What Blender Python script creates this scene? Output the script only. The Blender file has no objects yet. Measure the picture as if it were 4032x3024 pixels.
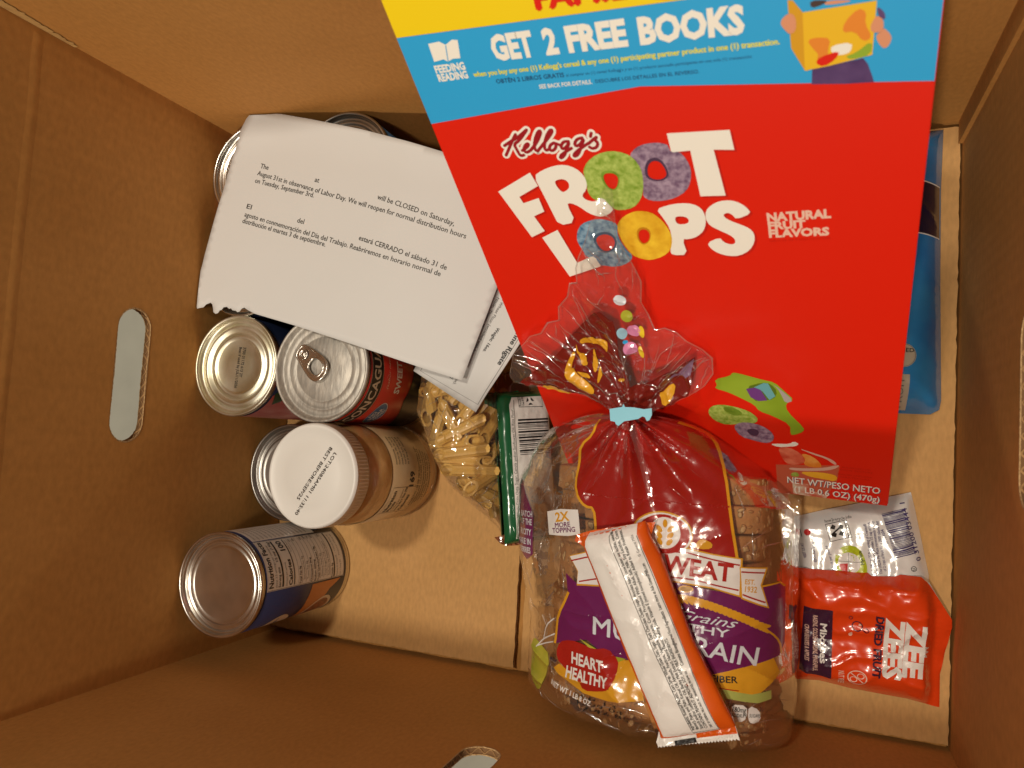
import bpy, bmesh, math, random
import numpy as np
from mathutils import Vector, Matrix, noise
from mathutils.geometry import tessellate_polygon, delaunay_2d_cdt

random.seed(7)
SC = bpy.context.scene
COL = SC.collection

# ---------------------------------------------------------------- camera
cam_d = bpy.data.cameras.new('camera')
cam = bpy.data.objects.new('camera', cam_d); COL.objects.link(cam)
RIGHT = Vector((.93338621, .05826082, -.35411277))
DOWN = Vector((.0313458, -.99619843, -.08127807))
FWD = Vector((-.35750192, .06476388, -.93166411))
m = Matrix((RIGHT, -DOWN, -FWD)).transposed().to_4x4()
m.translation = Vector((.4210, .1812, .5500))
cam.matrix_world = m
cam_d.sensor_fit = 'HORIZONTAL'; cam_d.sensor_width = 36.0
cam_d.lens = 26.54
cam_d.clip_start = .01; cam_d.clip_end = 50
cam_d.dof.use_dof = True; cam_d.dof.focus_distance = .52; cam_d.dof.aperture_fstop = 15.0
SC.camera = cam

# ---------------------------------------------------------------- room light
world = bpy.data.worlds.new('World'); SC.world = world
world.use_nodes = True
bg = world.node_tree.nodes['Background']
bg.inputs['Color'].default_value = (1.0, .82, .62, 1)
bg.inputs['Strength'].default_value = .11

def lamp(name, loc, target, energy, size, color):
    d = bpy.data.lights.new(name, 'AREA'); d.shape = 'DISK'; d.size = size
    d.energy = energy; d.color = color
    o = bpy.data.objects.new(name, d); COL.objects.link(o)
    o.location = loc
    o.rotation_euler = (Vector(target) - Vector(loc)).to_track_quat('-Z', 'Y').to_euler()
    return o
WARM = (1.0, .88, .72)
lamp('unseen_lamp', (.30, -.10, 1.60), (.25, .2, 0), 9.5, .10, WARM)
lamp('unseen_lamp', (.12, -1.60, 1.80), (.25, .3, .1), 24.0, .12, WARM)  # added unseen lamp that brightens the far wall and the carton face
lamp('unseen_lamp', (.20, .48, 1.60), (.25, .2, 0), 9.0, .10, WARM)
SC.view_settings.view_transform = 'Standard'
SC.view_settings.look = 'None'
SC.view_settings.exposure = -0.06
SC.view_settings.gamma = 1.0

# ---------------------------------------------------------------- materials
MATS = {}
def srgb(r, g, b):
    f = lambda c: (c/255/12.92) if c/255 <= .04045 else ((c/255+.055)/1.055)**2.4
    return (f(r), f(g), f(b))

def mat(name, col, rough=.5, metal=0., col2=None, nscale=30., ndetail=3., bump=0., bscale=80., coat=0., spec=.5,
        stretch=None, ramp=(.35, .65), bumpdist=.001):
    if name in MATS: return MATS[name]
    M = bpy.data.materials.new(name); M.use_nodes = True
    N = M.node_tree.nodes; L = M.node_tree.links
    B = N['Principled BSDF']
    B.inputs['Base Color'].default_value = (*col, 1)
    B.inputs['Roughness'].default_value = rough
    B.inputs['Metallic'].default_value = metal
    B.inputs['Specular IOR Level'].default_value = spec
    B.inputs['Coat Weight'].default_value = coat
    B.inputs['Coat Roughness'].default_value = .12
    tc = N.new('ShaderNodeTexCoord'); src = tc.outputs['Object']
    if stretch:
        mp = N.new('ShaderNodeMapping'); mp.inputs['Scale'].default_value = stretch
        L.new(src, mp.inputs['Vector']); src = mp.outputs['Vector']
    if col2:
        n = N.new('ShaderNodeTexNoise'); n.inputs['Scale'].default_value = nscale; n.inputs['Detail'].default_value = ndetail
        L.new(src, n.inputs['Vector'])
        r = N.new('ShaderNodeValToRGB')
        r.color_ramp.elements[0].position = ramp[0]; r.color_ramp.elements[1].position = ramp[1]
        r.color_ramp.elements[0].color = (*col, 1); r.color_ramp.elements[1].color = (*col2, 1)
        L.new(n.outputs['Fac'], r.inputs['Fac']); L.new(r.outputs['Color'], B.inputs['Base Color'])
    if bump:
        n2 = N.new('ShaderNodeTexNoise'); n2.inputs['Scale'].default_value = bscale; n2.inputs['Detail'].default_value = 4
        L.new(src, n2.inputs['Vector'])
        b = N.new('ShaderNodeBump'); b.inputs['Strength'].default_value = bump; b.inputs['Distance'].default_value = bumpdist
        L.new(n2.outputs['Fac'], b.inputs['Height']); L.new(b.outputs['Normal'], B.inputs['Normal'])
    MATS[name] = M
    return M

def film_mat(name, tint=(1, 1, 1), gloss=.16, rough=.07, bump=.5, bscale=60., haze=0.03):
    """thin clear plastic: see-through, with a fresnel gloss and a little milkiness"""
    if name in MATS: return MATS[name]
    M = bpy.data.materials.new(name); M.use_nodes = True
    N = M.node_tree.nodes; L = M.node_tree.links
    N.remove(N['Principled BSDF']); out = N['Material Output']
    tr = N.new('ShaderNodeBsdfTransparent'); tr.inputs['Color'].default_value = (*tint, 1)
    gl = N.new('ShaderNodeBsdfGlossy'); gl.inputs['Roughness'].default_value = rough
    gl.inputs['Color'].default_value = (1, 1, 1, 1)
    df = N.new('ShaderNodeBsdfDiffuse'); df.inputs['Color'].default_value = (.8, .8, .8, 1)
    tc = N.new('ShaderNodeTexCoord')
    n = N.new('ShaderNodeTexNoise'); n.inputs['Scale'].default_value = bscale; n.inputs['Detail'].default_value = 3
    n.inputs['Distortion'].default_value = 1.5
    L.new(tc.outputs['Object'], n.inputs['Vector'])
    b = N.new('ShaderNodeBump'); b.inputs['Strength'].default_value = bump; b.inputs['Distance'].default_value = .002
    L.new(n.outputs['Fac'], b.inputs['Height'])
    L.new(b.outputs['Normal'], gl.inputs['Normal'])
    lw = N.new('ShaderNodeLayerWeight'); lw.inputs['Blend'].default_value = .28
    L.new(b.outputs['Normal'], lw.inputs['Normal'])
    ma = N.new('ShaderNodeMath'); ma.operation = 'MULTIPLY_ADD'; ma.use_clamp = True
    ma.inputs[1].default_value = .5; ma.inputs[2].default_value = gloss * .55
    L.new(lw.outputs['Fresnel'], ma.inputs[0])
    m1 = N.new('ShaderNodeMixShader'); m1.inputs[0].default_value = haze
    L.new(tr.outputs[0], m1.inputs[1]); L.new(df.outputs[0], m1.inputs[2])
    m2 = N.new('ShaderNodeMixShader')
    L.new(ma.outputs[0], m2.inputs[0]); L.new(m1.outputs[0], m2.inputs[1]); L.new(gl.outputs[0], m2.inputs[2])
    L.new(m2.outputs[0], out.inputs['Surface'])
    MATS[name] = M
    return M

def card_mat(name, c1, c2, axis):
    """kraft board: fibre flecks, blotches and the faint ribs of the fluting along one axis"""
    if name in MATS: return MATS[name]
    M = mat(name, c1, rough=.78, col2=c2, nscale=9, ndetail=5, spec=.25)
    N = M.node_tree.nodes; L = M.node_tree.links; B = N['Principled BSDF']
    tc = [n for n in N if n.type == 'TEX_COORD'][0]
    ramp = [n for n in N if n.type == 'VALTORGB'][0]
    fl = N.new('ShaderNodeTexNoise'); fl.inputs['Scale'].default_value = 420; fl.inputs['Detail'].default_value = 4
    mp = N.new('ShaderNodeMapping'); mp.inputs['Scale'].default_value = (1, .35, .6)
    L.new(tc.outputs['Object'], mp.inputs['Vector']); L.new(mp.outputs['Vector'], fl.inputs['Vector'])
    rr = N.new('ShaderNodeMapRange'); rr.inputs[1].default_value = .3; rr.inputs[2].default_value = .7
    rr.inputs[3].default_value = .90; rr.inputs[4].default_value = 1.07
    L.new(fl.outputs['Fac'], rr.inputs[0])
    mx = N.new('ShaderNodeMix'); mx.data_type = 'RGBA'; mx.blend_type = 'MULTIPLY'; mx.inputs[0].default_value = 1
    L.new(ramp.outputs['Color'], mx.inputs[6]); L.new(rr.outputs[0], mx.inputs[7])
    L.new(mx.outputs[2], B.inputs['Base Color'])
    wv = N.new('ShaderNodeTexWave'); wv.inputs['Scale'].default_value = 45; wv.bands_direction = axis
    wv.inputs['Distortion'].default_value = .6; wv.inputs['Detail'].default_value = 1
    L.new(tc.outputs['Object'], wv.inputs['Vector'])
    lo = N.new('ShaderNodeTexNoise'); lo.inputs["Scale"].default_value = 5; lo.inputs['Detail'].default_value = 3
    L.new(tc.outputs['Object'], lo.inputs['Vector'])
    ad = N.new('ShaderNodeMath'); ad.operation = 'MULTIPLY_ADD'; ad.inputs[1].default_value = .14
    L.new(wv.outputs['Fac'], ad.inputs[0]); L.new(lo.outputs['Fac'], ad.inputs[2])
    ad2 = N.new('ShaderNodeMath'); ad2.operation = 'MULTIPLY_ADD'; ad2.inputs[1].default_value = .10
    L.new(fl.outputs['Fac'], ad2.inputs[0]); L.new(ad.outputs[0], ad2.inputs[2])
    b = N.new('ShaderNodeBump'); b.inputs['Strength'].default_value = .16; b.inputs['Distance'].default_value = .002
    L.new(ad2.outputs[0], b.inputs['Height']); L.new(b.outputs['Normal'], B.inputs['Normal'])
    return M

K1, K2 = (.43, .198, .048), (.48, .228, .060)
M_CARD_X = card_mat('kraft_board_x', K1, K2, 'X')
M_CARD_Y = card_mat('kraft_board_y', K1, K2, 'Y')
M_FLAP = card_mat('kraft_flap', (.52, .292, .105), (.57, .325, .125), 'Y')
M_EDGE = mat('kraft_cut_edge', (.50, .32, .15), .9, col2=(.32, .19, .08), nscale=600, bump=.6, bscale=700)
M_HOLLOWSHADE = mat('kraft_hollow_shade', (.16, .08, .03), .95)  # dark colour stands in for the shade inside the cut board

# ---------------------------------------------------------------- mesh helpers
def add(name, verts, faces, mats, parent=None, fm=None, smooth=False):
    me = bpy.data.meshes.new(name)
    me.from_pydata([tuple(v) for v in verts], [], [tuple(f) for f in faces])
    for M in (mats if isinstance(mats, (list, tuple)) else [mats]): me.materials.append(M)
    if fm is not None: me.polygons.foreach_set('material_index', fm)
    if smooth: me.polygons.foreach_set('use_smooth', [True]*len(me.polygons))
    me.update()
    o = bpy.data.objects.new(name, me); COL.objects.link(o)
    if parent is not None: link_to(o, parent)
    return o

def link_to(o, parent):
    """parts are modelled in world metres; only an Empty root has an offset to undo"""
    o.parent = parent
    if parent.type == 'EMPTY': o.matrix_parent_inverse = Matrix.Translation(-Vector(parent.location))

def thing(name, label, cat, loc=(0, 0, 0), group=None):
    o = bpy.data.objects.new(name, None); COL.objects.link(o)
    o.empty_display_size = .01
    o.location = loc; o['label'] = label; o['category'] = cat
    if group: o['group'] = group
    return o

def tag(o, label, cat, group=None):
    o['label'] = label; o['category'] = cat
    if group: o['group'] = group
    return o

def lathe(prof, cx, cy, n=64):
    """prof: list of (r,z); closes to the axis where r==0"""
    V = []; F = []; rings = []
    for r, z in prof:
        if r < 1e-7:
            rings.append([len(V)]); V.append((cx, cy, z))
        else:
            i0 = len(V)
            V += [(cx + r*math.cos(2*math.pi*k/n), cy + r*math.sin(2*math.pi*k/n), z) for k in range(n)]
            rings.append(list(range(i0, i0+n)))
    for a, b in zip(rings, rings[1:]):
        if len(a) == 1 and len(b) == 1: continue
        for k in range(n):
            k2 = (k+1) % n
            if len(a) == 1: F.append((a[0], b[k2], b[k]))
            elif len(b) == 1: F.append((a[k], a[k2], b[0]))
            else: F.append((a[k], a[k2], b[k2], b[k]))
    return V, F

def boxmesh(x0, x1, y0, y1, z0, z1):
    V = [(x, y, z) for z in (z0, z1) for y in (y0, y1) for x in (x0, x1)]
    F = [(0, 2, 3, 1), (4, 5, 7, 6), (0, 1, 5, 4), (2, 6, 7, 3), (0, 4, 6, 2), (1, 3, 7, 5)]
    return V, F

def merge(*parts):
    V = []; F = []
    for v, f in parts:
        o = len(V); V += list(v); F += [tuple(i+o for i in q) for q in f]
    return V, F

def tess(outer, holes=()):
    loops = [[Vector((x, y, 0)) for x, y in outer]] + [[Vector((x, y, 0)) for x, y in h] for h in holes]
    P = [p for l in loops for p in l]
    T = tessellate_polygon(loops)
    tris = []
    for a, b, c in T:
        A, B, C_ = P[a], P[b], P[c]
        s = (B.x-A.x)*(C_.y-A.y)-(B.y-A.y)*(C_.x-A.x)
        if abs(s) < 1e-12: continue
        tris.append((a, b, c) if s > 0 else (a, c, b))
    return [(p.x, p.y) for p in P], tris

def splitlong(P, T, L):
    """halve every edge longer than L until none is left"""
    P = list(P); T = list(T)
    mid = {}
    def ln(a, b): return math.hypot(P[a][0]-P[b][0], P[a][1]-P[b][1])
    out = []; st = T
    while st:
        a, b, c = st.pop()
        e = [(ln(a, b), a, b, c), (ln(b, c), b, c, a), (ln(c, a), c, a, b)]
        l, p, q, r = max(e)
        if l <= L: out.append((a, b, c)); continue
        k = (min(p, q), max(p, q))
        if k not in mid:
            mid[k] = len(P); P.append(((P[p][0]+P[q][0])/2, (P[p][1]+P[q][1])/2))
        m_ = mid[k]
        st.append((p, m_, r)); st.append((m_, q, r))
    return P, out

_txt = {}
def text2d(s, bold=0., shear=0.):
    k = (s, bold, shear)
    if k in _txt: return _txt[k]
    cu = bpy.data.curves.new('t', 'FONT'); cu.body = s; cu.size = 1; cu.resolution_u = 2
    cu.offset = bold; cu.shear = shear
    o = bpy.data.objects.new('t', cu); COL.objects.link(o)
    dg = bpy.context.evaluated_depsgraph_get()
    me = bpy.data.meshes.new_from_object(o.evaluated_get(dg))
    P = [(v.co.x, v.co.y) for v in me.vertices]
    T = []
    for p in me.polygons:
        vs = list(p.vertices)
        for i in range(1, len(vs)-1): T.append((vs[0], vs[i], vs[i+1]))
    bpy.data.objects.remove(o); bpy.data.curves.remove(cu); bpy.data.meshes.remove(me)
    T2 = []
    for a, b, c in T:
        s_ = (P[b][0]-P[a][0])*(P[c][1]-P[a][1])-(P[b][1]-P[a][1])*(P[c][0]-P[a][0])
        if abs(s_) > 1e-10: T2.append((a, b, c) if s_ > 0 else (a, c, b))
    _txt[k] = (P, T2)
    return _txt[k]
CAP = None
def capheight():
    global CAP
    if CAP is None:
        P, _ = text2d('H'); CAP = max(p[1] for p in P)
    return CAP

class Print:
    """flat ink laid on a surface: fn(u,v,h) in mm -> world"""
    def __init__(self, fn, L=1e9, step=.12):
        self.fn = fn; self.L = L; self.step = step
        self.V = []; self.F = []; self.fm = []; self.mats = []
    def _put(self, P, T, M, lift):
        if M not in self.mats: self.mats.append(M)
        mi = self.mats.index(M)
        if self.L < 1e8: P, T = splitlong(P, T, self.L)
        o = len(self.V)
        self.V += [self.fn(u, v, lift*self.step) for u, v in P]
        self.F += [(a+o, b+o, c+o) for a, b, c in T]
        self.fm += [mi]*len(T)
    def poly(self, M, outer, holes=(), lift=1):
        P, T = tess(outer, holes); self._put(P, T, M, lift)
    def text(self, M, s, p0, p1=None, cap=3., bold=0., shear=0., lift=2, width=None, ang=None, align='l'):
        if bold and any(c in 'Mmg&@' for c in s):        # the built-in font breaks on these when fattened: overprint instead
            q = bold*1.1*cap/capheight()
            d = (p1[0]-p0[0], p1[1]-p0[1]) if p1 is not None else (math.cos(ang or 0.), math.sin(ang or 0.))
            l = math.hypot(*d); d = (d[0]/l, d[1]/l)
            for k, (a, b) in enumerate(((-q, 0), (q, 0), (0, q*.7), (0, -q*.7))):
                ox, oy = d[0]*a-d[1]*b, d[1]*a+d[0]*b
                self.text(M, s, (p0[0]+ox, p0[1]+oy), (p1[0]+ox, p1[1]+oy) if p1 is not None else None, cap, 0., shear, lift+.12*k, width, ang, align)
            return
        P, T = text2d(s, bold, shear)
        if not P: return
        x0 = min(p[0] for p in P); x1 = max(p[0] for p in P)
        if p1 is not None:
            dx, dy = p1[0]-p0[0], p1[1]-p0[1]; w = math.hypot(dx, dy); dx /= w; dy /= w
        else:
            a = ang or 0.; dx, dy = math.cos(a), math.sin(a)
            w = width if width else (x1-x0)*cap/capheight()*.92
        sx = w/(x1-x0); sy = cap/capheight()
        off = -w/2 if align == 'c' else 0.
        Q = []
        for x, y in P:
            X = (x-x0)*sx+off; Y = y*sy
            Q.append((p0[0]+dx*X-dy*Y, p0[1]+dy*X+dx*Y))
        self._put(Q, T, M, lift)
    def line(self, M, pts, w, lift=1, closed=False):
        pts = list(pts) + ([pts[0]] if closed else [])
        n = len(pts); Lp = []; Rp = []
        for i, p in enumerate(pts):
            if closed and i in (0, n-1): a, b = pts[n-2], pts[1]
            else: a = pts[max(0, i-1)]; b = pts[min(n-1, i+1)]
            dx, dy = b[0]-a[0], b[1]-a[1]; l = math.hypot(dx, dy) or 1
            Lp.append((p[0]-dy/l*w/2, p[1]+dx/l*w/2)); Rp.append((p[0]+dy/l*w/2, p[1]-dx/l*w/2))
        P = Lp+Rp; T = []
        for i in range(n-1):
            for t in ((i, n+i, n+i+1), (i, n+i+1, i+1)):
                A, B, C_ = P[t[0]], P[t[1]], P[t[2]]
                s = (B[0]-A[0])*(C_[1]-A[1])-(B[1]-A[1])*(C_[0]-A[0])
                T.append(t if s > 0 else (t[0], t[2], t[1]))
        self._put(P, T, M, lift)
    def disc(self, M, c, r, lift=1, n=24, ry=None, ang=0., hole=None):
        ry = ry or r
        ca, sa = math.cos(ang), math.sin(ang)
        f = lambda k, R, Ry: (c[0]+R*math.cos(k)*ca-Ry*math.sin(k)*sa, c[1]+R*math.cos(k)*sa+Ry*math.sin(k)*ca)
        o = [f(2*math.pi*i/n, r, ry) for i in range(n)]
        hs = [[f(2*math.pi*i/n, hole, hole*ry/r) for i in range(n)]] if hole else []
        self.poly(M, o, hs, lift)
    def stroke(self, M, pts, w, lift, rise=.05):
        """pen stroke with a faint ridge so that crossing strokes never share a plane"""
        if M not in self.mats: self.mats.append(M)
        mi = self.mats.index(M); h0 = lift*self.step
        for (a, b) in zip(pts, pts[1:]):
            dx, dy = b[0]-a[0], b[1]-a[1]; l = math.hypot(dx, dy) or 1; nx, ny = -dy/l*w/2, dx/l*w/2
            o = len(self.V)
            self.V += [self.fn(a[0]+nx, a[1]+ny, h0), self.fn(a[0], a[1], h0+rise), self.fn(a[0]-nx, a[1]-ny, h0),
                       self.fn(b[0]+nx, b[1]+ny, h0), self.fn(b[0], b[1], h0+rise), self.fn(b[0]-nx, b[1]-ny, h0)]
            self.F += [(o, o+1, o+4), (o, o+4, o+3), (o+1, o+2, o+5), (o+1, o+5, o+4)]; self.fm += [mi]*4
        for p in pts:
            o = len(self.V); n = 10
            self.V.append(self.fn(p[0], p[1], h0+rise))
            self.V += [self.fn(p[0]+w/2*math.cos(2*math.pi*i/n), p[1]+w/2*math.sin(2*math.pi*i/n), h0) for i in range(n)]
            self.F += [(o, o+1+i, o+1+(i+1) % n) for i in range(n)]; self.fm += [mi]*n
    def build(self, name, parent):
        return add(name, self.V, self.F, self.mats, parent, self.fm)

def smoothpts(pts, it=2):
    for _ in range(it):
        o = [pts[0]]
        for a, b in zip(pts, pts[1:]):
            o += [(a[0]*.75+b[0]*.25, a[1]*.75+b[1]*.25), (a[0]*.25+b[0]*.75, a[1]*.25+b[1]*.75)]
        o.append(pts[-1]); pts = o
    return pts
def smoothloop(pts, it=2):
    for _ in range(it):
        o = []
        for a, b in zip(pts, pts[1:]+pts[:1]):
            o += [(a[0]*.75+b[0]*.25, a[1]*.75+b[1]*.25), (a[0]*.25+b[0]*.75, a[1]*.25+b[1]*.75)]
        pts = o
    return pts
def resample(loop, d):
    o = []
    for a, b in zip(loop, loop[1:]+loop[:1]):
        n = max(1, int(math.hypot(b[0]-a[0], b[1]-a[1])/d))
        o += [(a[0]+(b[0]-a[0])*i/n, a[1]+(b[1]-a[1])*i/n) for i in range(n)]
    return o
def inside(loop, x, y):
    c = False
    for (x0, y0), (x1, y1) in zip(loop, loop[1:]+loop[:1]):
        if (y0 > y) != (y1 > y) and x < (x1-x0)*(y-y0)/(y1-y0)+x0: c = not c
    return c
class Dist:
    def __init__(self, loop):
        A = np.array(loop, float); B = np.roll(A, -1, 0); self.A = A; self.D = B-A; self.l2 = (self.D**2).sum(1)+1e-12
    def __call__(self, x, y):
        p = np.array((x, y))-self.A; t = np.clip((p*self.D).sum(1)/self.l2, 0, 1)
        q = p-self.D*t[:, None]
        return float(np.sqrt((q*q).sum(1).min()))
def patch(loop, d):
    """triangulated sheet inside a closed outline (mm)"""
    b = resample(loop, d); D = Dist(b)
    xs = [p[0] for p in b]; ys = [p[1] for p in b]
    pts = list(b); y = min(ys); row = 0
    while y < max(ys):
        x = min(xs)+(d/2 if row % 2 else 0)
        while x < max(xs):
            if inside(b, x, y) and D(x, y) > d*.55: pts.append((x, y))
            x += d
        y += d*.87; row += 1
    n = len(b)
    r = delaunay_2d_cdt([Vector(p) for p in pts], [(i, (i+1) % n) for i in range(n)], [list(range(n))], 1, 1e-6)
    P = [(v.x, v.y) for v in r[0]]; T = []
    for f in r[2]:
        f = list(f)
        for i in range(1, len(f)-1):
            a, b_, c = f[0], f[i], f[i+1]
            s = (P[b_][0]-P[a][0])*(P[c][1]-P[a][1])-(P[b_][1]-P[a][1])*(P[c][0]-P[a][0])
            T.append((a, b_, c) if s > 0 else (a, c, b_))
    return P, T, D
def fbm(x, y, z=0., o=3):
    s = 0; a = 1
    for i in range(o):
        s += a*noise.noise(Vector((x, y, z+i*7.3))); x *= 2.03; y *= 2.03; a *= .5
    return s
def ridge(x, y, z=0.):
    """sharp creases"""
    return (1-min(1, abs(noise.noise(Vector((x, y, z))))*3.2))**2

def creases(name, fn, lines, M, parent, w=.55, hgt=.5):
    """narrow whitish tents along film folds and hems, standing in for crumple highlights"""
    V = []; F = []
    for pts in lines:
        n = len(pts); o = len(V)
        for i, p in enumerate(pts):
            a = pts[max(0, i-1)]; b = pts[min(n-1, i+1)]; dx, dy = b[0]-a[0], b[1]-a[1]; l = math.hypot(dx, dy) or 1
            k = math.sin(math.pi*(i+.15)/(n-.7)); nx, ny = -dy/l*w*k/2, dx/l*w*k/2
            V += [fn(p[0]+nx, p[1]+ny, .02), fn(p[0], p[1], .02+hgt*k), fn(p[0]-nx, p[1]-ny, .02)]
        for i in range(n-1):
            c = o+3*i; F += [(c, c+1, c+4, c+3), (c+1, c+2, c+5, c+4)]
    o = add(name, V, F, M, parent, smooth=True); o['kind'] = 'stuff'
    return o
def wander(r, x, y, ang, length, step=1.5, turn=.22):
    P = [(x, y)]; n = max(4, int(length/step))
    for i in range(n):
        ang += r.uniform(-turn, turn)*(2.2 if r.random() < .12 else 1)
        x += step*math.cos(ang); y += step*math.sin(ang); P.append((x, y))
    return P

# ================================================================ the setting
W, LEN, HT, TH = .5144, .4009, .294, .0045
M_GROUND = mat('grey_floor', (.36, .36, .31), .45, col2=(.30, .30, .26), nscale=14, ndetail=5, bump=.1, bscale=200)
g = add('floor', *boxmesh(-2.2, 2.6, -2.2, 2.6, -.05, -.0135), M_GROUND)
g['kind'] = 'structure'

# ================================================================ cardboard box
box = thing('cardboard_box', 'open brown corrugated cardboard box holding all the groceries', 'cardboard box', (W/2, LEN/2, -.013))

def slot(cx, cz, w, h, n=14):
    """rounded slot outline, long axis w (x) or h (z)"""
    P = []
    if w >= h:
        r = h/2
        for s, c in ((1, cx+w/2-r), (-1, cx-w/2+r)):
            P += [(c+s*r*math.cos(a), cz+s*r*math.sin(a)) for a in [(-.5+i/n)*math.pi for i in range(n+1)]]
    else:
        r = w/2
        for s, c in ((1, cz+h/2-r), (-1, cz-h/2+r)):
            P += [(cx+s*r*math.cos(a), c+s*r*math.sin(a)) for a in [i/n*math.pi for i in range(n+1)]]
    return P

def wall(name, to3, x0, x1, hole, m_in, HT=HT):
    """a board from x0 to x1 along its run, z -TH..HT, with a hand hole; to3(run,z,depth)"""
    outer = [(x0, -.0132), (x1, -.0132), (x1, HT), (x0, HT)]
    P, T = tess(outer, [hole] if hole else [])
    nP = len(P)
    V = [to3(u, z, 0) for u, z in P]+[to3(u, z, TH) for u, z in P]
    F = [t for t in T]+[(a+nP, c+nP, b+nP) for a, b, c in T]
    fm = [0]*len(F)
    for loop0, n in ((0, 4),):
        for i in range(n):
            j = (i+1) % n; F.append((i, i+nP, j+nP, j)); fm.append(1)
    # the liner edges of the cut: a rim on each face, between them a face coloured dark as the hollow's shade
    if hole:
        n = len(hole)
        for i in range(n):
            j = (i+1) % n; a, b = 4+i, 4+j
            F.append((a, b, b+nP, a+nP)); fm.append(2)
    o = add(name, V, F, [m_in, M_EDGE, M_HOLLOWSHADE], box, fm)
    bm = bmesh.new(); bm.from_mesh(o.data); bmesh.ops.recalc_face_normals(bm, faces=bm.faces); bm.to_mesh(o.data); bm.free()
    if hole:
        # fluting ribbon and torn liner lip round the cut
        n = len(hole); pts = resample([tuple(p) for p in hole], .0012)
        cx = sum(p[0] for p in hole)/n; cz = sum(p[1] for p in hole)/n
        V = []; F = []; k = len(pts)
        for i, (u, z) in enumerate(pts):
            d = math.hypot(cx-u, cz-z); nu, nz = (cx-u)/d, (cz-z)/d
            dep = TH*(.5+.34*math.sin(i*1.0+.8*noise.noise(Vector((i*.21, 3, 1)))))
            V += [to3(u, z, dep-.0004), to3(u+nu*.0006, z+nz*.0006, dep-.0002), to3(u+nu*.0006, z+nz*.0006, dep+.0002), to3(u, z, dep+.0004)]
        for i in range(k):
            a = 4*i; b = 4*((i+1) % k)
            F += [(a, b, b+1, a+1), (a+1, b+1, b+2, a+2), (a+2, b+2, b+3, a+3)]
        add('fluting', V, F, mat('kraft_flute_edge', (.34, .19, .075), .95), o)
        for dep, s in ((-.0002, 1), (TH-.0004, 1)):
            V = []; F = []
            for i, (u, z) in enumerate(pts):
                d = math.hypot(cx-u, cz-z); nu, nz = (cx-u)/d, (cz-z)/d
                r = .0006+.0006*noise.noise(Vector((u*900, z*900, dep*1000)))
                V += [to3(u-nu*.0003, z-nz*.0003, dep), to3(u+nu*r, z+nz*r, dep), to3(u+nu*r, z+nz*r, dep+.0006), to3(u-nu*.0003, z-nz*.0003, dep+.0006)]
            for i in range(k):
                a = 4*i; b = 4*((i+1) % k)
                F += [(a, b, b+1, a+1), (a+1, b+1, b+2, a+2), (a+2, b+2, b+3, a+3)]
            add('cut_lip', V, F, M_EDGE, o)
    return o

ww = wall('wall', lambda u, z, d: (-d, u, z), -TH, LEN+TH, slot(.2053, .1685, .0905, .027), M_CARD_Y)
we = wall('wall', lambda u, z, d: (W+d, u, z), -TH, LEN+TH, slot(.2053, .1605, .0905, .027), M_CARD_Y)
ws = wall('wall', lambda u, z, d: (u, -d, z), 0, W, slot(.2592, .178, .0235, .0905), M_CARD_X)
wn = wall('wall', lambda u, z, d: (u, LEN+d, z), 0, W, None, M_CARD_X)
# scored crease where the lid flap of the left wall begins, and the glued tab in the far corner
V = []; F = []
for i in range(60):
    y = .004+i*(LEN-.008)/59; z = .2545+.0012*noise.noise(Vector((y*30, 0, 0)))
    V += [(-.0002, y, z-.006), (.00022, y, z-.0018), (.00022, y, z+.0006), (-.0002, y, z+.005)]
for i in range(59):
    a = 4*i
    for k in range(3): F.append((a+k, a+4+k, a+5+k, a+1+k))
add('score_crease', V, F, M_CARD_Y, ww, smooth=True)
V, F = boxmesh(W-.0026, W+.0005, .3862, LEN+.0005, .001, HT-.001)
add('glue_tab', V, F, [M_CARD_Y], we)
# ragged lighter strip up the far left corner
V = []; F = []; n = 60
for i in range(n+1):
    z = .232+.0615*i/n; wv = .0035+.0045*(i/n)+.0018*noise.noise(Vector((i*.35, 2, 0)))+.0012*noise.noise(Vector((i*1.1, 5, 0)))
    V += [(.0002, LEN-.0006, z), (.0003+wv*.35, LEN-.0009, z), (wv, LEN-.0006, z)]
for i in range(n):
    a = 3*i; F += [(a, a+1, a+4, a+3), (a+1, a+2, a+5, a+4)]
add('corner_strip', V, F, mat('kraft_lighter', (.50, .30, .10), .9, col2=(.42, .24, .08), nscale=200, bump=.4, bscale=300), wn)
# floor: two top flaps that nearly meet, over the two short ones
def flap(name, x0, x1, y0, y1, z1, th, mtop, rough_sides):
    n = 90; V = []; F = []
    ring = []
    def edge(a, b, amp):
        return [(a[0]+(b[0]-a[0])*i/n, a[1]+(b[1]-a[1])*i/n) for i in range(n)]
    loop = edge((x0, y0), (x1, y0), 1)+edge((x1, y0), (x1, y1), 1)+edge((x1, y1), (x0, y1), 1)+edge((x0, y1), (x0, y0), 1)
    loop = [(x+.0007*noise.noise(Vector((x*260, y*260, 3))), y+.0009*noise.noise(Vector((x*260, y*260, 9)))) for x, y in loop]
    k = len(loop)
    V = [(x, y, z1) for x, y in loop]+[(x, y, z1-th) for x, y in loop]
    F = [tuple(range(k)), tuple(range(2*k-1, k-1, -1))]; fm = [0, 0]
    for i in range(k):
        j = (i+1) % k; F.append((i, i+k, j+k, j)); fm.append(1)
    o = add(name, V, F, [mtop, M_EDGE], box, fm)
    return o
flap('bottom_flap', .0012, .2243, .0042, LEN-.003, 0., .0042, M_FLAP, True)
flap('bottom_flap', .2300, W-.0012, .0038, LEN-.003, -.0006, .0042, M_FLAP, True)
flap('inner_flap', .001, W-.001, .0005, .188, -.0080, .0040, M_CARD_X, False)
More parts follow.
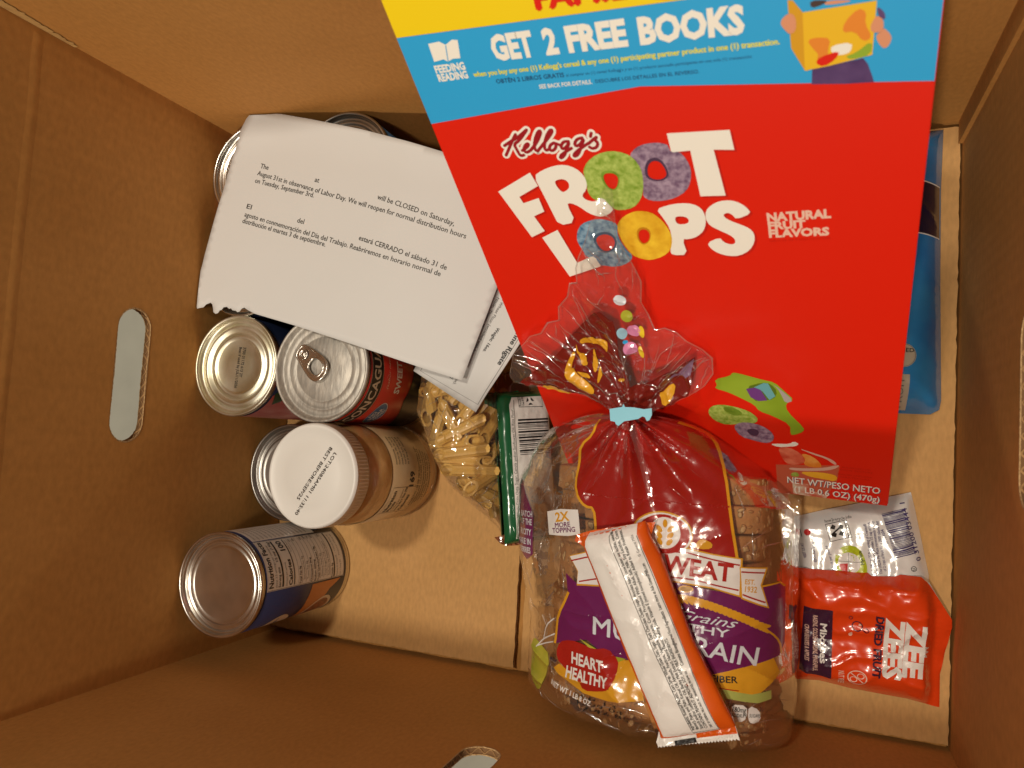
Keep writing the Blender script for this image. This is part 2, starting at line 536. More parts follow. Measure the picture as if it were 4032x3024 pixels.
flap('inner_flap', .001, W-.001, .194, LEN-.0005, -.0080, .0040, M_CARD_X, False)

# ================================================================ tins and jar
M_STEEL = mat('tin_steel', (.72, .69, .64), .27, 1., col2=(.58, .55, .50), nscale=60, bump=.05, bscale=300)
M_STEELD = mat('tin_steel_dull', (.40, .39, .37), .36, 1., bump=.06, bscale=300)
M_GOLDTIN = mat('tin_gold_lacquer', (.76, .75, .65), .40, 1., col2=(.60, .56, .40), nscale=50, bump=.05, bscale=250)
M_FOIL = mat('tin_pull_lid', (.50, .47, .42), .55, .6, col2=(.36, .34, .31), nscale=420, ndetail=2, bump=.35, bscale=520, stretch=(1, .25, 1))
M_INKBLACK = mat('ink_black', (.012, .011, .011), .45)
M_INKGREY = mat('ink_grey', (.16, .15, .14), .5)
M_INKWHITE = mat('ink_white', (.78, .76, .72), .45)
M_NAVY = mat('label_navy', (.024, .034, .095), .38, coat=.3)
M_NAVYD = mat('label_dark_navy', (.006, .012, .035), .4, coat=.3)
M_LABELW = mat('label_white', (.74, .70, .65), .45, coat=.25)
M_ORANGEL = mat('label_orange', (.55, .20, .05), .4, coat=.3)
M_BROWNL = mat('label_brown', (.16, .06, .025), .4, col2=(.40, .13, .05), nscale=260, coat=.2)
M_CREAM = mat('label_cream', (.70, .58, .42), .45)
M_REDL = mat('label_red', (.42, .022, .012), .36, coat=.35)
M_BLACKL = mat('label_black', (.010, .009, .010), .38, coat=.3)
M_BLUEL = mat('label_blue', (.03, .13, .30), .38, coat=.3)
M_TOMATO = mat('label_tomato', (.45, .04, .03), .38, col2=(.62, .25, .20), nscale=70, coat=.3, stretch=(1, 1, .3))
M_GREENL = mat('label_green', (.02, .07, .015), .4, coat=.3)

def can_lid_profile(R, z, kind):
    """rim then stepped expansion rings, from the outside in"""
    p = [(R, z-.0042), (R+.0009, z-.0036), (R+.0012, z-.0016), (R+.0009, z-.0004), (R+.0001, z), (R-.0008, z-.0004), (R-.0013, z-.0016), (R-.0018, z-.0042)]
    if kind == 'rings':
        p += [(R*.90, z-.0043), (R*.875, z-.0034), (R*.84, z-.0031), (R*.815, z-.0041), (R*.79, z-.0046), (R*.765, z-.0040), (R*.735, z-.0030),
              (R*.70, z-.0029), (R*.665, z-.0038), (R*.63, z-.0042), (R*.60, z-.0042), (R*.3, z-.0042), (0, z-.0042)]
    elif kind == 'flat':
        p += [(R*.92, z-.0044), (R*.90, z-.0036), (R*.865, z-.0032), (R*.835, z-.0043), (R*.815, z-.0047), (R*.79, z-.0039), (R*.76, z-.0036), (R*.73, z-.0044), (R*.70, z-.0046), (R*.3, z-.0046), (0, z-.0046)]
    elif kind == 'gold':
        p += [(R*.91, z-.0046), (R*.88, z-.0048), (R*.86, z-.0042), (R*.80, z-.0026), (R*.76, z-.0030), (R*.715, z-.0050), (R*.69, z-.0052), (R*.66, z-.0046), (R*.61, z-.0032), (R*.575, z-.0032),
              (R*.545, z-.0042), (R*.52, z-.0046), (R*.3, z-.0046), (0, z-.0046)]
    else:
        p += [(R*.93, z-.0050), (R*.90, z-.0052), (R*.88, z-.0046), (R*.80, z-.0046), (R*.785, z-.0051), (R*.76, z-.0052), (R*.745, z-.0046), (R*.64, z-.0046), (R*.625, z-.0051), (R*.605, z-.0051), (R*.59, z-.0046), (R*.3, z-.0046), (0, z-.0046)]
    return p

def can(name, label, c, R, H, kind, m_lid, m_label, m_rim=None, group='tins standing in the box'):
    t = thing(name, label, 'can', (c[0], c[1], 0), group)
    prof = [(0, .0012), (R-.004, .0012), (R-.0022, .0002), (R-.0004, .0001), (R+.0008, .0012), (R+.0006, .0030), (R-.0006, .0042)]
    body = prof+[(R-.0006, H-.0048)]
    V, F = lathe(body, c[0], c[1], 72); add('body', V, F, m_rim or M_STEEL, t, smooth=True)
    V, F = lathe(can_lid_profile(R-.0006, H, kind), c[0], c[1], 96); lid = add('lid', V, F, m_lid, t, smooth=True)
    V, F = lathe([(R-.0003, .0052), (R, .0054), (R, H-.0062), (R-.0003, H-.0060)], c[0], c[1], 96)
    lab = add('paper_label', V, F, m_label, t, smooth=True)
    def on_label(s, z, h):
        a = s/1000/R; r = R+.00008+h/1000
        return (c[0]+r*math.cos(a), c[1]+r*math.sin(a), z/1000)
    def on_lid(x, y, h, z=None):
        return (c[0]+x/1000, c[1]+y/1000, (z if z is not None else H-.0042)+.0001+h/1000)
    return t, lid, lab, on_label, on_lid

# --- bean tin, bottom left
R = .0368; D2 = R*1000*math.pi/180
t, lid, lab, fl, fd = can('bean_can', 'blue labelled bean tin with white nutrition panel, alone in the near left corner', (.0381, .0613), R, .1112, 'flat', M_STEEL, M_NAVY)
A = lambda d: d*D2
P = Print(fl, L=2.5, step=.10)
P.poly(M_LABELW, [(A(-7), 9), (A(54), 9), (A(57), 103.5), (A(-3), 104.5)])
P.poly(M_LABELW, [(A(57), 30), (A(100), 30), (A(104), 103), (A(58), 103)])
P.line(M_INKGREY, [(A(-6.2), 9.8), (A(53.4), 9.8), (A(56.2), 102.6), (A(-2.2), 103.6)], .35, 2, True)
P.text(M_INKBLACK, 'Nutrition Facts', (A(0), 97.8), (A(55), 97.2), 4.6, bold=.03)
P.text(M_INKGREY, 'about 3.5 servings per container', (A(-.5), 93.6), (A(50), 93), 2.1)
P.text(M_INKBLACK, 'Serving size    1/2 cup (130g)', (A(-.8), 89.8), (A(54), 89), 2.4, bold=.015)
P.line(M_INKBLACK, [(A(-1), 87.2), (A(54), 86.4)], 1.7, 2)
P.text(M_INKBLACK, 'Amount per serving', (A(-1.3), 82.2), (A(25), 82), 1.6)
P.text(M_INKBLACK, 'Calories', (A(-1.6), 76.2), (A(28), 76), 3.8, bold=.03)
P.text(M_INKBLACK, '100', (A(39), 76.6), (A(53), 76.6), 5.2, bold=.03)
P.line(M_INKBLACK, [(A(-2), 73.8), (A(54), 73.4)], 1.0, 2)
P.text(M_INKGREY, '% Daily Value*', (A(36), 70.4), (A(53), 70.4), 1.4)
rows = [('Total Fat 0g', '0%', 1), ('Saturated Fat 0g', '0%', 0), ('Trans Fat 0g', '', 0), ('Cholesterol 0mg', '0%', 1), ('Sodium 420mg', '18%', 1), ('Total Carbohydrate 19g', '7%', 1),
        ('Dietary Fiber 6g', '20%', 0), ('Total Sugars <1g', '', 0), ('Includes 0g Added Sugars', '0%', 0), ('Protein 6g', '', 1)]
for i, (a, b, bold) in enumerate(rows):
    z = 65.4-i*4.55
    P.line(M_INKGREY, [(A(-2.6), z+3.2), (A(53.6), z+3.2)], .25, 2)
    P.text(M_INKBLACK if bold else M_INKGREY, a, (A((-3 if bold else 1)-i*.25), z), None, 2.0, bold=.018 if bold else 0)
    if b: P.text(M_INKBLACK, b, (A(49), z), None, 1.9, bold=.01)
P.line(M_INKBLACK, [(A(-5), 22.4), (A(53), 22.4)], 1.6, 2)
P.text(M_INKGREY, 'Vitamin D 0mcg 0%  -  Calcium 40mg 4%', (A(-5.6), 17.6), (A(50), 17.8), 1.7)
P.text(M_INKGREY, 'Iron 1.5mg 8%  -  Potassium 370mg 8%', (A(-6), 13.2), (A(50), 13.4), 1.7)
for i in range(14): P.text(M_INKGREY, 'INGREDIENTS PREPARED BEANS WATER SALT', (A(60), 98-i*4.6), (A(88), 98-i*4.6), 1.6)
P.build('nutrition_panel', lab)
P = Print(fl, L=2.5, step=.10)
P.poly(M_ORANGEL, [(A(-8), 50), (A(-8.5), 12), (A(-20), 24), (A(-55), 33), (A(-80), 37), (A(-80), 46), (A(-50), 49), (A(-26), 51)])
P.poly(M_NAVYD, [(A(-8.7), 12), (A(-9), 6.5), (A(-80), 6.5), (A(-80), 37), (A(-55), 33), (A(-20), 24)])
P.disc(M_CREAM, (A(-55), 25), 16.5, 2, ry=15); P.disc(M_BROWNL, (A(-55), 25.5), 14, 3, ry=12.6)
P.disc(M_CREAM, (A(-68), 68), 17, 2, ry=13.5, ang=.55)
P.line(M_NAVY, [(A(-48), 73), (A(-58), 72), (A(-70), 62), (A(-80), 52)], .9, 3)
P.text(M_NAVY, 'BEANS', (A(-80), 63), (A(-56), 69), 6.5, bold=.03, lift=4)
P.build('label_artwork', lab)

# --- gold-lidded tomato tin
R = .0365
t, lid, lab, fl, fd = can('tomato_can', 'tin with pale gold ringed lid and date code, against the left wall', (.036, .2184), R, .1110, 'gold', M_GOLDTIN, M_NAVYD, M_GOLDTIN)
P = Print(lambda x, y, h: fd(x, y, h, .1110-.0046), step=.08)
P.text(M_INKBLACK, '3700 01172 613 2Y', (2.9, 14), (1.2, -8), 2.4, bold=.01)
P.text(M_INKBLACK, 'Best if used by JUL/11/2026', (-.8, 14), (-2.6, -16), 2.3, bold=.01)
P.build('date_code', lid)
P = Print(fl, L=2.5, step=.10)
P.poly(M_TOMATO, [(-80, 6.5), (2, 6.5), (4, 40), (-2, 70), (-10, 92), (-22, 104), (-80, 104)])
P.poly(M_GREENL, [(-30, 98), (-20, 103), (-12, 94), (-8, 78), (-15, 62), (-19, 80)], lift=2)
P.poly(M_CREAM, [(-78, 24), (-8, 24), (-8, 17), (-78, 17)], lift=2)
P.poly(M_GREENL, [(-78, 16.8), (-8, 16.8), (-8, 7), (-78, 7)], lift=2)
P.build('label_artwork', lab)

# --- pull-tab corn tin
R = .0375; D2 = R*1000*math.pi/180
PC = (.1095, .2183)
t, lid, lab, fl, fd = can('corn_can', 'red and black labelled corn tin with ring-pull lid, beside the white jar', PC, R, .1110, 'pull', M_FOIL, M_REDL, M_GOLDTIN)
P = Print(fl, L=2.5, step=.10)
P.poly(M_INKBLACK, [(A(-120), 103.5), (A(95), 103.5), (A(95), 88), (A(-120), 88)])
for z in (103.0, 88.5): P.line(M_CREAM, [(A(-118), z), (A(94), z)], .35, 2)
P.text(M_CREAM, 'ACONCAGUA', (A(-84), 91.8), (A(27), 91.8), 8.2, bold=.02)
P.text(M_CREAM, '(sabor natural)', (A(-17), 79), (A(30), 79), 2.4, shear=.3)
P.text(M_LABELW, 'SWEET CORN', (A(-21), 62.4), (A(52), 62.4), 6.8, bold=.03)
P.disc(M_BLUEL, (A(-52), 71), 12.5, 2, ry=8.6, ang=.25); P.disc(M_LABELW, (A(-52), 71), 12.4, 3, ry=8.5, ang=.25, hole=11.8)
P.text(M_LABELW, 'NO', (A(-52), 74), None, 3.4, bold=.03, lift=4, align='c'); P.text(M_LABELW, 'SUGAR', (A(-52), 69.6), None, 3.4, bold=.03, lift=4, align='c')
P.text(M_LABELW, 'ADDED', (A(-52), 65.6), None, 2.8, bold=.02, lift=4, align='c')
P.poly(M_BLACKL, [(A(-110), 6.5), (A(60), 6.5), (A(60), 34), (A(10), 44), (A(-28), 50), (A(-52), 41), (A(-78), 30), (A(-110), 30)], lift=2)
P.text(M_INKGREY, 'NET WT. 15.25 OZ', (A(-78), 18), (A(-20), 18), 3.4, lift=3); P.text(M_INKGREY, 'DRAINED WT. 9 OZ', (A(-78), 12), (A(-20), 12), 3.0, lift=3)
P.build('label_artwork', lab)
# ring pull: rivet, tab plate and finger ring
zl = .1110-.0046
ang = math.radians(-38); ca, sa = math.cos(ang), math.sin(ang)
def tabpt(x, y, z): return (PC[0]-.0155+ca*x-sa*y, PC[1]+.0095+sa*x+ca*y, zl+z)
tab = []
outl = [(-.0052, -.0050), (-.0062, 0), (-.0052, .0050), (.0, .0062), (.008, .0078), (.0155, .0088), (.0205, .0075), (.0232, .0042), (.0240, 0), (.0232, -.0042), (.0205, -.0075), (.0155, -.0088), (.008, -.0078), (.0, -.0062)]
outl = smoothloop(outl, 2)
hole = smoothloop([(.0085, -.0050), (.0150, -.0064), (.0198, -.0046), (.0212, 0), (.0198, .0046), (.0150, .0064), (.0085, .0050), (.0072, 0)], 2)
Pp, T = tess(outl, [hole]); nP = len(Pp)
def tz(x): return .0012+.0022*max(0, x)/.024
V = [tabpt(x, y, tz(x)+.0009) for x, y in Pp]+[tabpt(x, y, tz(x)) for x, y in Pp]
F = list(T)+[(a+nP, c+nP, b+nP) for a, b, c in T]
def sides(i0, n, flip):
    for i in range(n):
        a, b = i0+i, i0+(i+1) % n
        F.append((a, a+nP, b+nP, b) if flip else (b, b+nP, a+nP, a))
sides(0, len(outl), True); sides(len(outl), len(hole), False)
add('pull_tab', V, F, M_STEEL, lid)
def tubeloop(pts, r, zoff):
    V = []; F = []; n = len(pts); k = 8
    for i, (x, y) in enumerate(pts):
        a = pts[i-1]; b = pts[(i+1) % n]; dx, dy = b[0]-a[0], b[1]-a[1]; l = math.hypot(dx, dy); nx, ny = -dy/l, dx/l
        for j in range(k):
            th = 2*math.pi*j/k
            V.append(tabpt(x+nx*r*math.cos(th), y+ny*r*math.cos(th), tz(x)+zoff+r*math.sin(th)))
    for i in range(n):
        for j in range(k):
            F.append((i*k+j, ((i+1) % n)*k+j, ((i+1) % n)*k+(j+1) % k, i*k+(j+1) % k))
    return V, F
V, F = merge(tubeloop(outl, .0009, .0006), tubeloop(hole, .0009, .0006))
add('tab_ring', V, F, M_STEEL, lid, smooth=True)
c0 = tabpt(0, 0, 0)
V, F = lathe([(.0038, c0[2]+.0030), (.0034, c0[2]+.0036), (.0028, c0[2]+.0036), (.0024, c0[2]+.0026), (.0019, c0[2]+.0024), (.0016, c0[2]+.0034), (.0012, c0[2]+.0038), (0, c0[2]+.0038)], c0[0], c0[1], 24)
add('rivet', V, F, M_STEEL, lid, smooth=True)

# --- three tins under the notice
R = .0365
t, lid, lab, fl, fd = can('navy_can', 'dark navy tin mostly hidden below the torn corner of the notice', (.036, .2914), R, .1108, 'rings', M_STEEL, M_NAVYD)
P = Print(fl, L=2.5, step=.1); P.poly(M_NAVY, [(-30, 70), (-14, 92), (-6, 84), (-12, 50)]); P.poly(M_BLUEL, [(-44, 30), (-20, 40), (-20, 20), (-44, 16)]); P.build('label_artwork', lab)
t, lid, lab, fl, fd = can('ringed_can', 'silver tin with bright stepped rings in the far left corner under the notice', (.0385, .3622), .0375, .1110, 'rings', M_STEEL, M_REDL)
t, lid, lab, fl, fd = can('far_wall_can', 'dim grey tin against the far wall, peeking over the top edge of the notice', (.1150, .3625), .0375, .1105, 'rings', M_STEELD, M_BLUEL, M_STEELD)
# --- flat tuna tin
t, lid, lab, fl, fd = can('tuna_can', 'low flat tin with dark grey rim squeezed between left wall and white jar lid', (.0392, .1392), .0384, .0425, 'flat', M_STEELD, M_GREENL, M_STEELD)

# --- peanut butter jar
JC = (.1165, .1449); JR = .0368
jar = thing('peanut_butter_jar', 'clear jar of peanut butter with white printed lid', 'jar', (JC[0], JC[1], 0))
M_PB = mat('peanut_butter', (.72, .42, .14), .32, col2=(.82, .54, .23), nscale=70, ndetail=4, bump=.5, bscale=130, coat=.6)
M_JAR = film_mat('jar_plastic', (1, .98, .95), gloss=.12, rough=.03, bump=.05, bscale=20, haze=.02)
M_LIDW = mat('jar_lid_white', (.76, .75, .72), .38, bump=.03, bscale=60)
M_SKIRT = mat('jar_lid_skirt', (.64, .52, .40), .35, coat=.4)
M_JLABEL = mat('jar_label', (.60, .42, .22), .30, col2=(.66, .48, .28), nscale=40, coat=.5)
V, F = lathe([(0, .0035), (JR-.006, .0035), (JR-.0018, .0060), (JR-.0011, .014), (JR-.0011, .078), (JR-.0012, .087), (JR-.0040, .0935), (JR-.0075, .0985), (0, .0990)], *JC, 72)
add('peanut_butter', V, F, M_PB, jar, smooth=True)
V, F = lathe([(0, .0012), (JR-.007, .0006), (JR-.002, .0022), (JR, .0075), (JR, .014), (JR-.0006, .016), (JR-.0006, .077), (JR, .079), (JR-.0004, .086), (JR-.0030, .0935), (JR-.0062, .0985), (JR-.0066, .106)], *JC, 96)
add('jar_body', V, F, M_JAR, jar, smooth=True)
V, F = lathe([(JR-.00045, .0175), (JR-.0002, .0178), (JR-.0002, .0752), (JR-.00045, .0755)], *JC, 96)
jl = add('jar_label', V, F, M_JLABEL, jar, smooth=True)
LR = .0349; ZT = .1216
V, F = lathe([(LR-.0010, .1055), (LR+.0003, .1052), (LR+.0004, .1195)], *JC, 96)
ring_ = lathe([(LR+.0004, .1195), (LR-.0002, .1210), (LR-.0012, ZT), (LR-.0022, ZT-.0001), (LR-.0034, ZT-.0009), (.0215, ZT-.0009), (.0208, ZT-.0006), (.0, ZT-.0006)], *JC, 96)
V2 = []; F2 = []
for k in range(90):   # grip ribs on the skirt
    a = 2*math.pi*k/90
    for z in (.1065, .1185):
        for da, dr in ((-.012, 0), (0, .00025), (.012, 0)):
            V2.append((JC[0]+(LR+.00035+dr)*math.cos(a+da), JC[1]+(LR+.00035+dr)*math.sin(a+da), z))
    o = 6*k; F2 += [(o, o+1, o+4, o+3), (o+1, o+2, o+5, o+4)]
jlid = add('lid', *merge((V, F), ring_), [M_LIDW, M_SKIRT], jar, [1]*len(F)+[0]*len(ring_[1]), smooth=True)
add('grip_ribs', V2, F2, M_SKIRT, jlid)
P = Print(lambda x, y, h: (JC[0]+x/1000, JC[1]+y/1000, ZT-.0006+.0001+h/1000), step=.06)
dj = Vector((-.53, -.848)); uj = Vector((.848, -.53))
def lj(a, b): return (dj.x*a+uj.x*b, dj.y*a+uj.y*b)
P.text(M_INKBLACK, 'LOT:24085AM01 11:35:40', lj(-23, 5.2), lj(28, 4.6), 2.3, lift=8)
P.text(M_INKBLACK, 'BEST BEFORE:SEP/25', lj(-24, .4), lj(19, -.2), 2.3, lift=8)
P.build('date_code', jlid)
def fj(s, z, h):
    a = s/1000/JR; r = JR-.0001+h/1000
    return (JC[0]+r*math.cos(a), JC[1]+r*math.sin(a), z/1000)
D2 = JR*1000*math.pi/180
P = Print(fj, L=2.5, step=.07)
P.line(M_INKBLACK, [(A(-47), 73), (A(-12), 73), (A(-12), 33), (A(-47), 33)], .3, 2, True)
P.text(M_INKBLACK, 'Nutrition', (A(-45), 66), (A(-16), 66.5), 4.2, bold=.03); P.text(M_INKBLACK, 'Facts', (A(-45), 61), (A(-30), 61), 3.6, bold=.03)
P.text(M_INKBLACK, '15 servings per container', (A(-45), 57), (A(-14), 57), 2.1); P.text(M_INKBLACK, 'Serving size 2 Tbsp (32g)', (A(-45), 52.5), (A(-12), 52.5), 2.4, bold=.02)
P.text(M_INKBLACK, 'Calories', (A(-45), 45), (A(-22), 45), 3.4, bold=.03); P.text(M_INKBLACK, '169', (A(-12), 44), (A(6), 44), 6.4, bold=.03)
for i, s in enumerate(['Amount/serving   % Daily Value', 'Total Fat 15g  19%   Sat. Fat 2.5g', 'Cholest. 0mg 0%  Sodium 130mg 6%', 'Total Carb. 7g 3%  Fiber 2g 8%', 'Vit. D 0mcg 0%  Calcium 2%']):
    P.text(M_INKBLACK, s, (A(14), 69-i*4.4), (A(50), 68-i*4.4), 1.9, bold=.01)
for i, s in enumerate(['INGREDIENTS: USA High Oleic Roasted Peanuts, Sugar,', 'Molasses, Salt. CONTAINS: PEANUTS.', 'Manufactured for natural separation, keep in a dry cool place', 'Distributed by National Food Import Corp.', '117 Hook, New Hyde Park', 'www.peanutspread.com']):
    P.text(M_INKBLACK, s, (A(-38+i*2), 36-i*3.4), (A(36-i*2), 36-i*3.4), 1.9, bold=.012)
P.build('label_print', jl)
CB = {
    'F': [(21.9,230.9),(41.4,240.4),(43.3,233.0),(32.0,227.4),(33.0,223.7),(41.7,226.3),(42.4,218.5),(36.3,215.9),(39.4,206.9),(31.4,203.2)],
    'R': [(42.7,238.4),(47.5,241.2),(54.1,243.3),(59.5,243.5),(64.2,241.2),(66.9,237.5),(67.6,233.4),(66.4,229.8),(63.5,226.9),(64.5,224.6),(67.3,223.3),(69.6,223.4),(73.1,225.9),(77.3,219.1),(75.1,216.4),(71.8,214.8),(68.7,214.7),(64.4,216.8),(60.6,220.9),(57.0,222.9),(54.9,222.3),(56.9,211.8),(47.8,210.0),(46.2,219.0),(44.6,228.5)],
    'R_h': [(51.6,234.9),(54.9,236.2),(57.5,235.8),(58.9,233.9),(58.5,231.3),(56.7,229.7),(54.0,228.7)],
    'T': [(107.0,255.2),(131.9,254.7),(133.0,245.6),(124.9,246.3),(127.7,223.8),(117.1,223.9),(115.5,246.6),(107.6,246.2)],
    'L': [(36.9,202.8),(46.3,207.4),(51.5,186.6),(61.6,191.5),(63.5,184.4),(45.2,177.4)],
    'P': [(96.8,217.8),(102.0,219.8),(108.2,220.8),(113.5,220.1),(116.8,217.6),(118.1,213.5),(117.8,209.0),(116.4,205.2),(113.3,202.1),(109.4,200.7),(106.2,200.8),(107.7,191.5),(100.3,191.3),(99.7,194.2),(101.6,200.7),(101.4,207.1),(99.1,213.3)],
    'P_h': [(104.3,213.3),(107.3,213.8),(110.2,212.8),(110.7,210.7),(109.2,209.3),(104.9,209.1)],
    'S': [(137.5,214.1),(136.0,217.2),(133.3,219.8),(129.5,221.4),(124.8,221.1),(121.2,219.2),(118.6,216.4),(117.9,212.0),(119.4,208.2),(123.4,205.4),(127.9,202.6),(129.8,200.3),(129.6,197.9),(127.5,197.3),(124.6,198.8),(123.1,201.5),(117.3,198.5),(118.4,195.3),(121.5,192.4),(126.3,190.6),(131.2,190.9),(135.6,193.9),(138.0,198.6),(138.2,203.2),(136.4,206.2),(133.0,208.2),(128.6,210.5),(126.1,212.5),(125.9,214.1),(127.8,215.0),(129.7,213.7),(131.1,211.2)],
    'green': [(67.2,240.0),(70.1,244.4),(75.3,247.8),(81.8,249.1),(87.6,247.6),(91.3,244.7),(93.5,239.7),(93.6,234.1),(92.7,228.5),(90.7,223.4),(86.7,219.1),(80.7,217.8),(76.9,218.7),(73.1,225.7),(70.0,223.6),(67.8,225.6),(66.7,229.0),(67.5,233.4),(67.1,237.1)],
    'green_h': [(76.0,237.7),(80.2,238.1),(82.6,236.2),(82.1,232.6),(80.0,229.2),(77.3,230.1),(75.8,233.7)],
    'purple': [(89.5,246.1),(92.8,249.6),(97.2,251.2),(102.5,251.4),(106.4,250.2),(106.8,248.9),(107.6,246.2),(111.0,246.5),(113.4,242.8),(114.8,237.7),(113.9,231.6),(111.4,226.8),(106.2,223.5),(100.5,222.1),(94.9,222.5),(91.9,224.9),(92.7,228.5),(93.6,234.1),(93.5,239.7),(91.3,244.5)],
    'purple_h': [(96.1,238.9),(97.8,242.2),(100.6,243.0),(103.0,241.2),(104.4,236.3),(103.1,234.0),(99.7,233.1),(96.0,234.7)],
    'blue': [(56.4,206.5),(59.2,210.5),(64.2,212.7),(69.1,213.5),(74.2,212.1),(77.2,210.0),(76.1,205.2),(76.6,200.3),(78.9,194.4),(81.1,191.4),(79.8,188.0),(75.0,184.9),(69.9,184.0),(65.8,184.9),(63.3,184.9),(61.6,191.2),(57.5,189.8),(56.2,195.0),(54.8,199.8),(55.3,203.2)],
    'blue_h': [(64.4,201.3),(67.1,203.9),(70.9,204.4),(73.6,202.4),(74.0,198.7),(71.4,194.9),(67.6,193.6),(65.1,196.7)],
    'yellow': [(76.5,208.5),(79.0,212.8),(83.6,216.1),(88.4,217.5),(94.0,216.5),(97.3,213.4),(99.8,209.4),(101.4,204.7),(101.6,199.9),(99.9,194.2),(95.7,190.5),(89.4,188.2),(84.8,189.3),(81.1,191.4),(79.1,195.2),(77.1,201.1)],
    'yellow_h': [(86.2,205.0),(88.2,207.0),(91.0,206.5),(91.7,203.3),(90.2,199.7),(87.7,198.3),(86.1,200.6)],
    'bag': [(111.1,104.0),(119.9,107.7),(121.1,110.4),(123.7,110.5),(136.5,106.2),(142.4,104.9),(147.1,98.2),(151.9,91.5),(147.3,88.0),(148.1,80.9),(156.4,68.2),(156.1,64.6),(151.1,60.7),(149.0,60.8),(149.3,69.8),(140.2,76.4),(133.0,79.7),(131.2,84.6),(124.2,89.7),(117.7,94.0),(110.4,96.5),(112.3,99.2)],
    'flapin': [(140.9,103.9),(145.2,99.6),(151.6,91.0),(147.3,88.2),(145.5,94.8),(143.7,100.2)],
    'pocket': [(127.2,99.6),(136.4,104.2),(140.4,103.5),(143.6,97.8),(141.8,91.0),(134.5,88.5),(130.9,88.4)],
    'pbook': [(127.5,98.0),(132.1,99.7),(135.1,98.0),(138.0,89.7),(133.5,88.5),(129.5,91.2)],
    'cbook': [(131.6,99.7),(136.9,103.9),(139.1,103.7),(142.4,93.6),(139.2,90.1),(136.0,96.9)],
    'loopg': [(104.8,75.9),(107.2,80.6),(112.4,82.9),(120.4,81.9),(127.7,79.0),(131.7,74.3),(132.1,70.8),(129.7,67.9),(122.5,66.6),(114.6,64.5),(109.7,66.1),(105.6,70.5)],
    'loopg_h': [(113.2,80.6),(117.7,81.6),(123.4,78.4),(123.9,74.9),(119.7,73.5),(115.0,75.9)],
    'loopp': [(117.8,63.2),(121.5,67.8),(127.6,68.8),(134.4,66.6),(139.0,61.9),(140.4,56.6),(138.6,52.0),(134.7,50.4),(129.2,51.9),(121.6,54.4)],
    'loopp_h': [(124.9,61.5),(128.9,63.5),(132.0,62.1),(132.1,58.9),(130.0,55.8),(126.8,57.1)],
    'milk': [(137.4,50.2),(142.9,51.4),(148.3,52.1),(150.7,55.1),(153.6,53.2),(151.9,50.6),(147.6,49.4),(142.2,47.9)],
    'rim': [(147.0,28.7),(155.8,29.5),(166.6,32.2),(173.4,36.5),(175.0,35.9),(171.9,31.8),(165.5,29.0),(155.8,26.9),(148.1,26.3)],
    'rim2': [(152.4,49.3),(161.4,45.7),(168.7,42.8),(172.8,39.3),(173.4,36.5),(171.8,36.7),(167.6,41.6),(160.8,44.2)],
    'pink': [(141.7,47.8),(147.6,48.9),(154.0,44.8),(156.5,37.5),(155.4,33.9),(147.7,30.8),(144.0,36.1)],
    'oran': [(154.2,43.9),(158.2,43.7),(162.9,39.8),(165.5,34.4),(165.0,31.9),(159.7,31.3),(155.4,33.4),(156.8,38.6)],
    'yel': [(153.0,25.3),(161.2,27.1),(168.7,27.2),(174.1,25.3),(173.1,19.5),(166.6,20.6),(158.5,21.4)],
    'grn': [(148.3,22.8),(151.4,25.0),(153.0,22.3),(152.4,20.1),(148.5,19.7)],
    'mix': [(148.9,13.5),(157.8,13.4),(158.9,7.3),(168.9,3.2),(167.8,0.6),(158.2,0.6),(149.1,1.1)],
    'kbookL': [(154.8,301.6),(156.5,301.3),(159.5,296.9),(161.0,275.9),(159.9,276.0),(155.5,284.9),(155.3,289.5)],
    'kbookR': [(159.5,296.9),(182.1,297.5),(181.5,279.3),(175.0,278.1),(167.9,276.9),(159.9,276.0)],
    'hair': [(161.8,300.5),(167.5,299.7),(165.8,298.4),(162.1,297.7)],
    'face': [(167.5,299.7),(175.8,298.4),(170.3,298.0),(165.8,298.4)],
    'handL': [(154.8,297.1),(153.0,295.9),(152.2,294.1),(153.4,292.0),(155.2,289.8),(157.3,290.9),(157.4,295.0),(156.3,297.0)],
    'handR': [(182.3,292.7),(184.3,291.2),(184.6,288.1),(183.4,286.7),(180.9,287.3),(180.5,289.3),(181.5,291.6)],
    'arm': [(184.4,288.4),(186.8,285.6),(187.2,283.7),(185.9,281.0),(184.2,281.4),(182.1,285.3),(183.4,287.0)],
    'slv': [(182.2,295.7),(184.7,293.2),(184.9,290.5),(182.6,292.3)],
    'skirt': [(162.3,276.1),(167.9,276.9),(178.7,278.3),(180.2,276.2),(181.9,271.2),(182.5,269.1),(173.7,269.4),(162.1,270.5)],
    'b1': [(172.6,291.9),(176.7,295.9),(179.2,294.3),(178.8,290.4),(181.3,285.4),(178.5,284.2),(175.8,288.3),(171.9,288.2)],
    'b2': [(160.8,287.1),(164.0,287.7),(168.4,286.8),(167.3,282.0),(167.9,280.3),(163.7,279.8),(164.6,281.4),(162.5,284.0)],
    'b3': [(163.4,278.5),(164.6,280.4),(171.4,282.2),(170.0,279.1),(166.1,276.8)],
    'b4': [(172.9,279.7),(176.3,280.6),(181.3,284.5),(181.2,279.3),(175.0,278.4)],
    'b5': [(168.5,284.2),(175.1,284.6),(174.9,281.1),(171.4,280.2),(168.5,281.6)],
    'book': [(14.1,304.6),(19.5,304.9),(21.9,303.2),(25.6,304.9),(28.1,304.4),(26.5,296.9),(23.0,297.1),(20.2,296.2),(18.6,297.4),(13.8,296.8)],
}
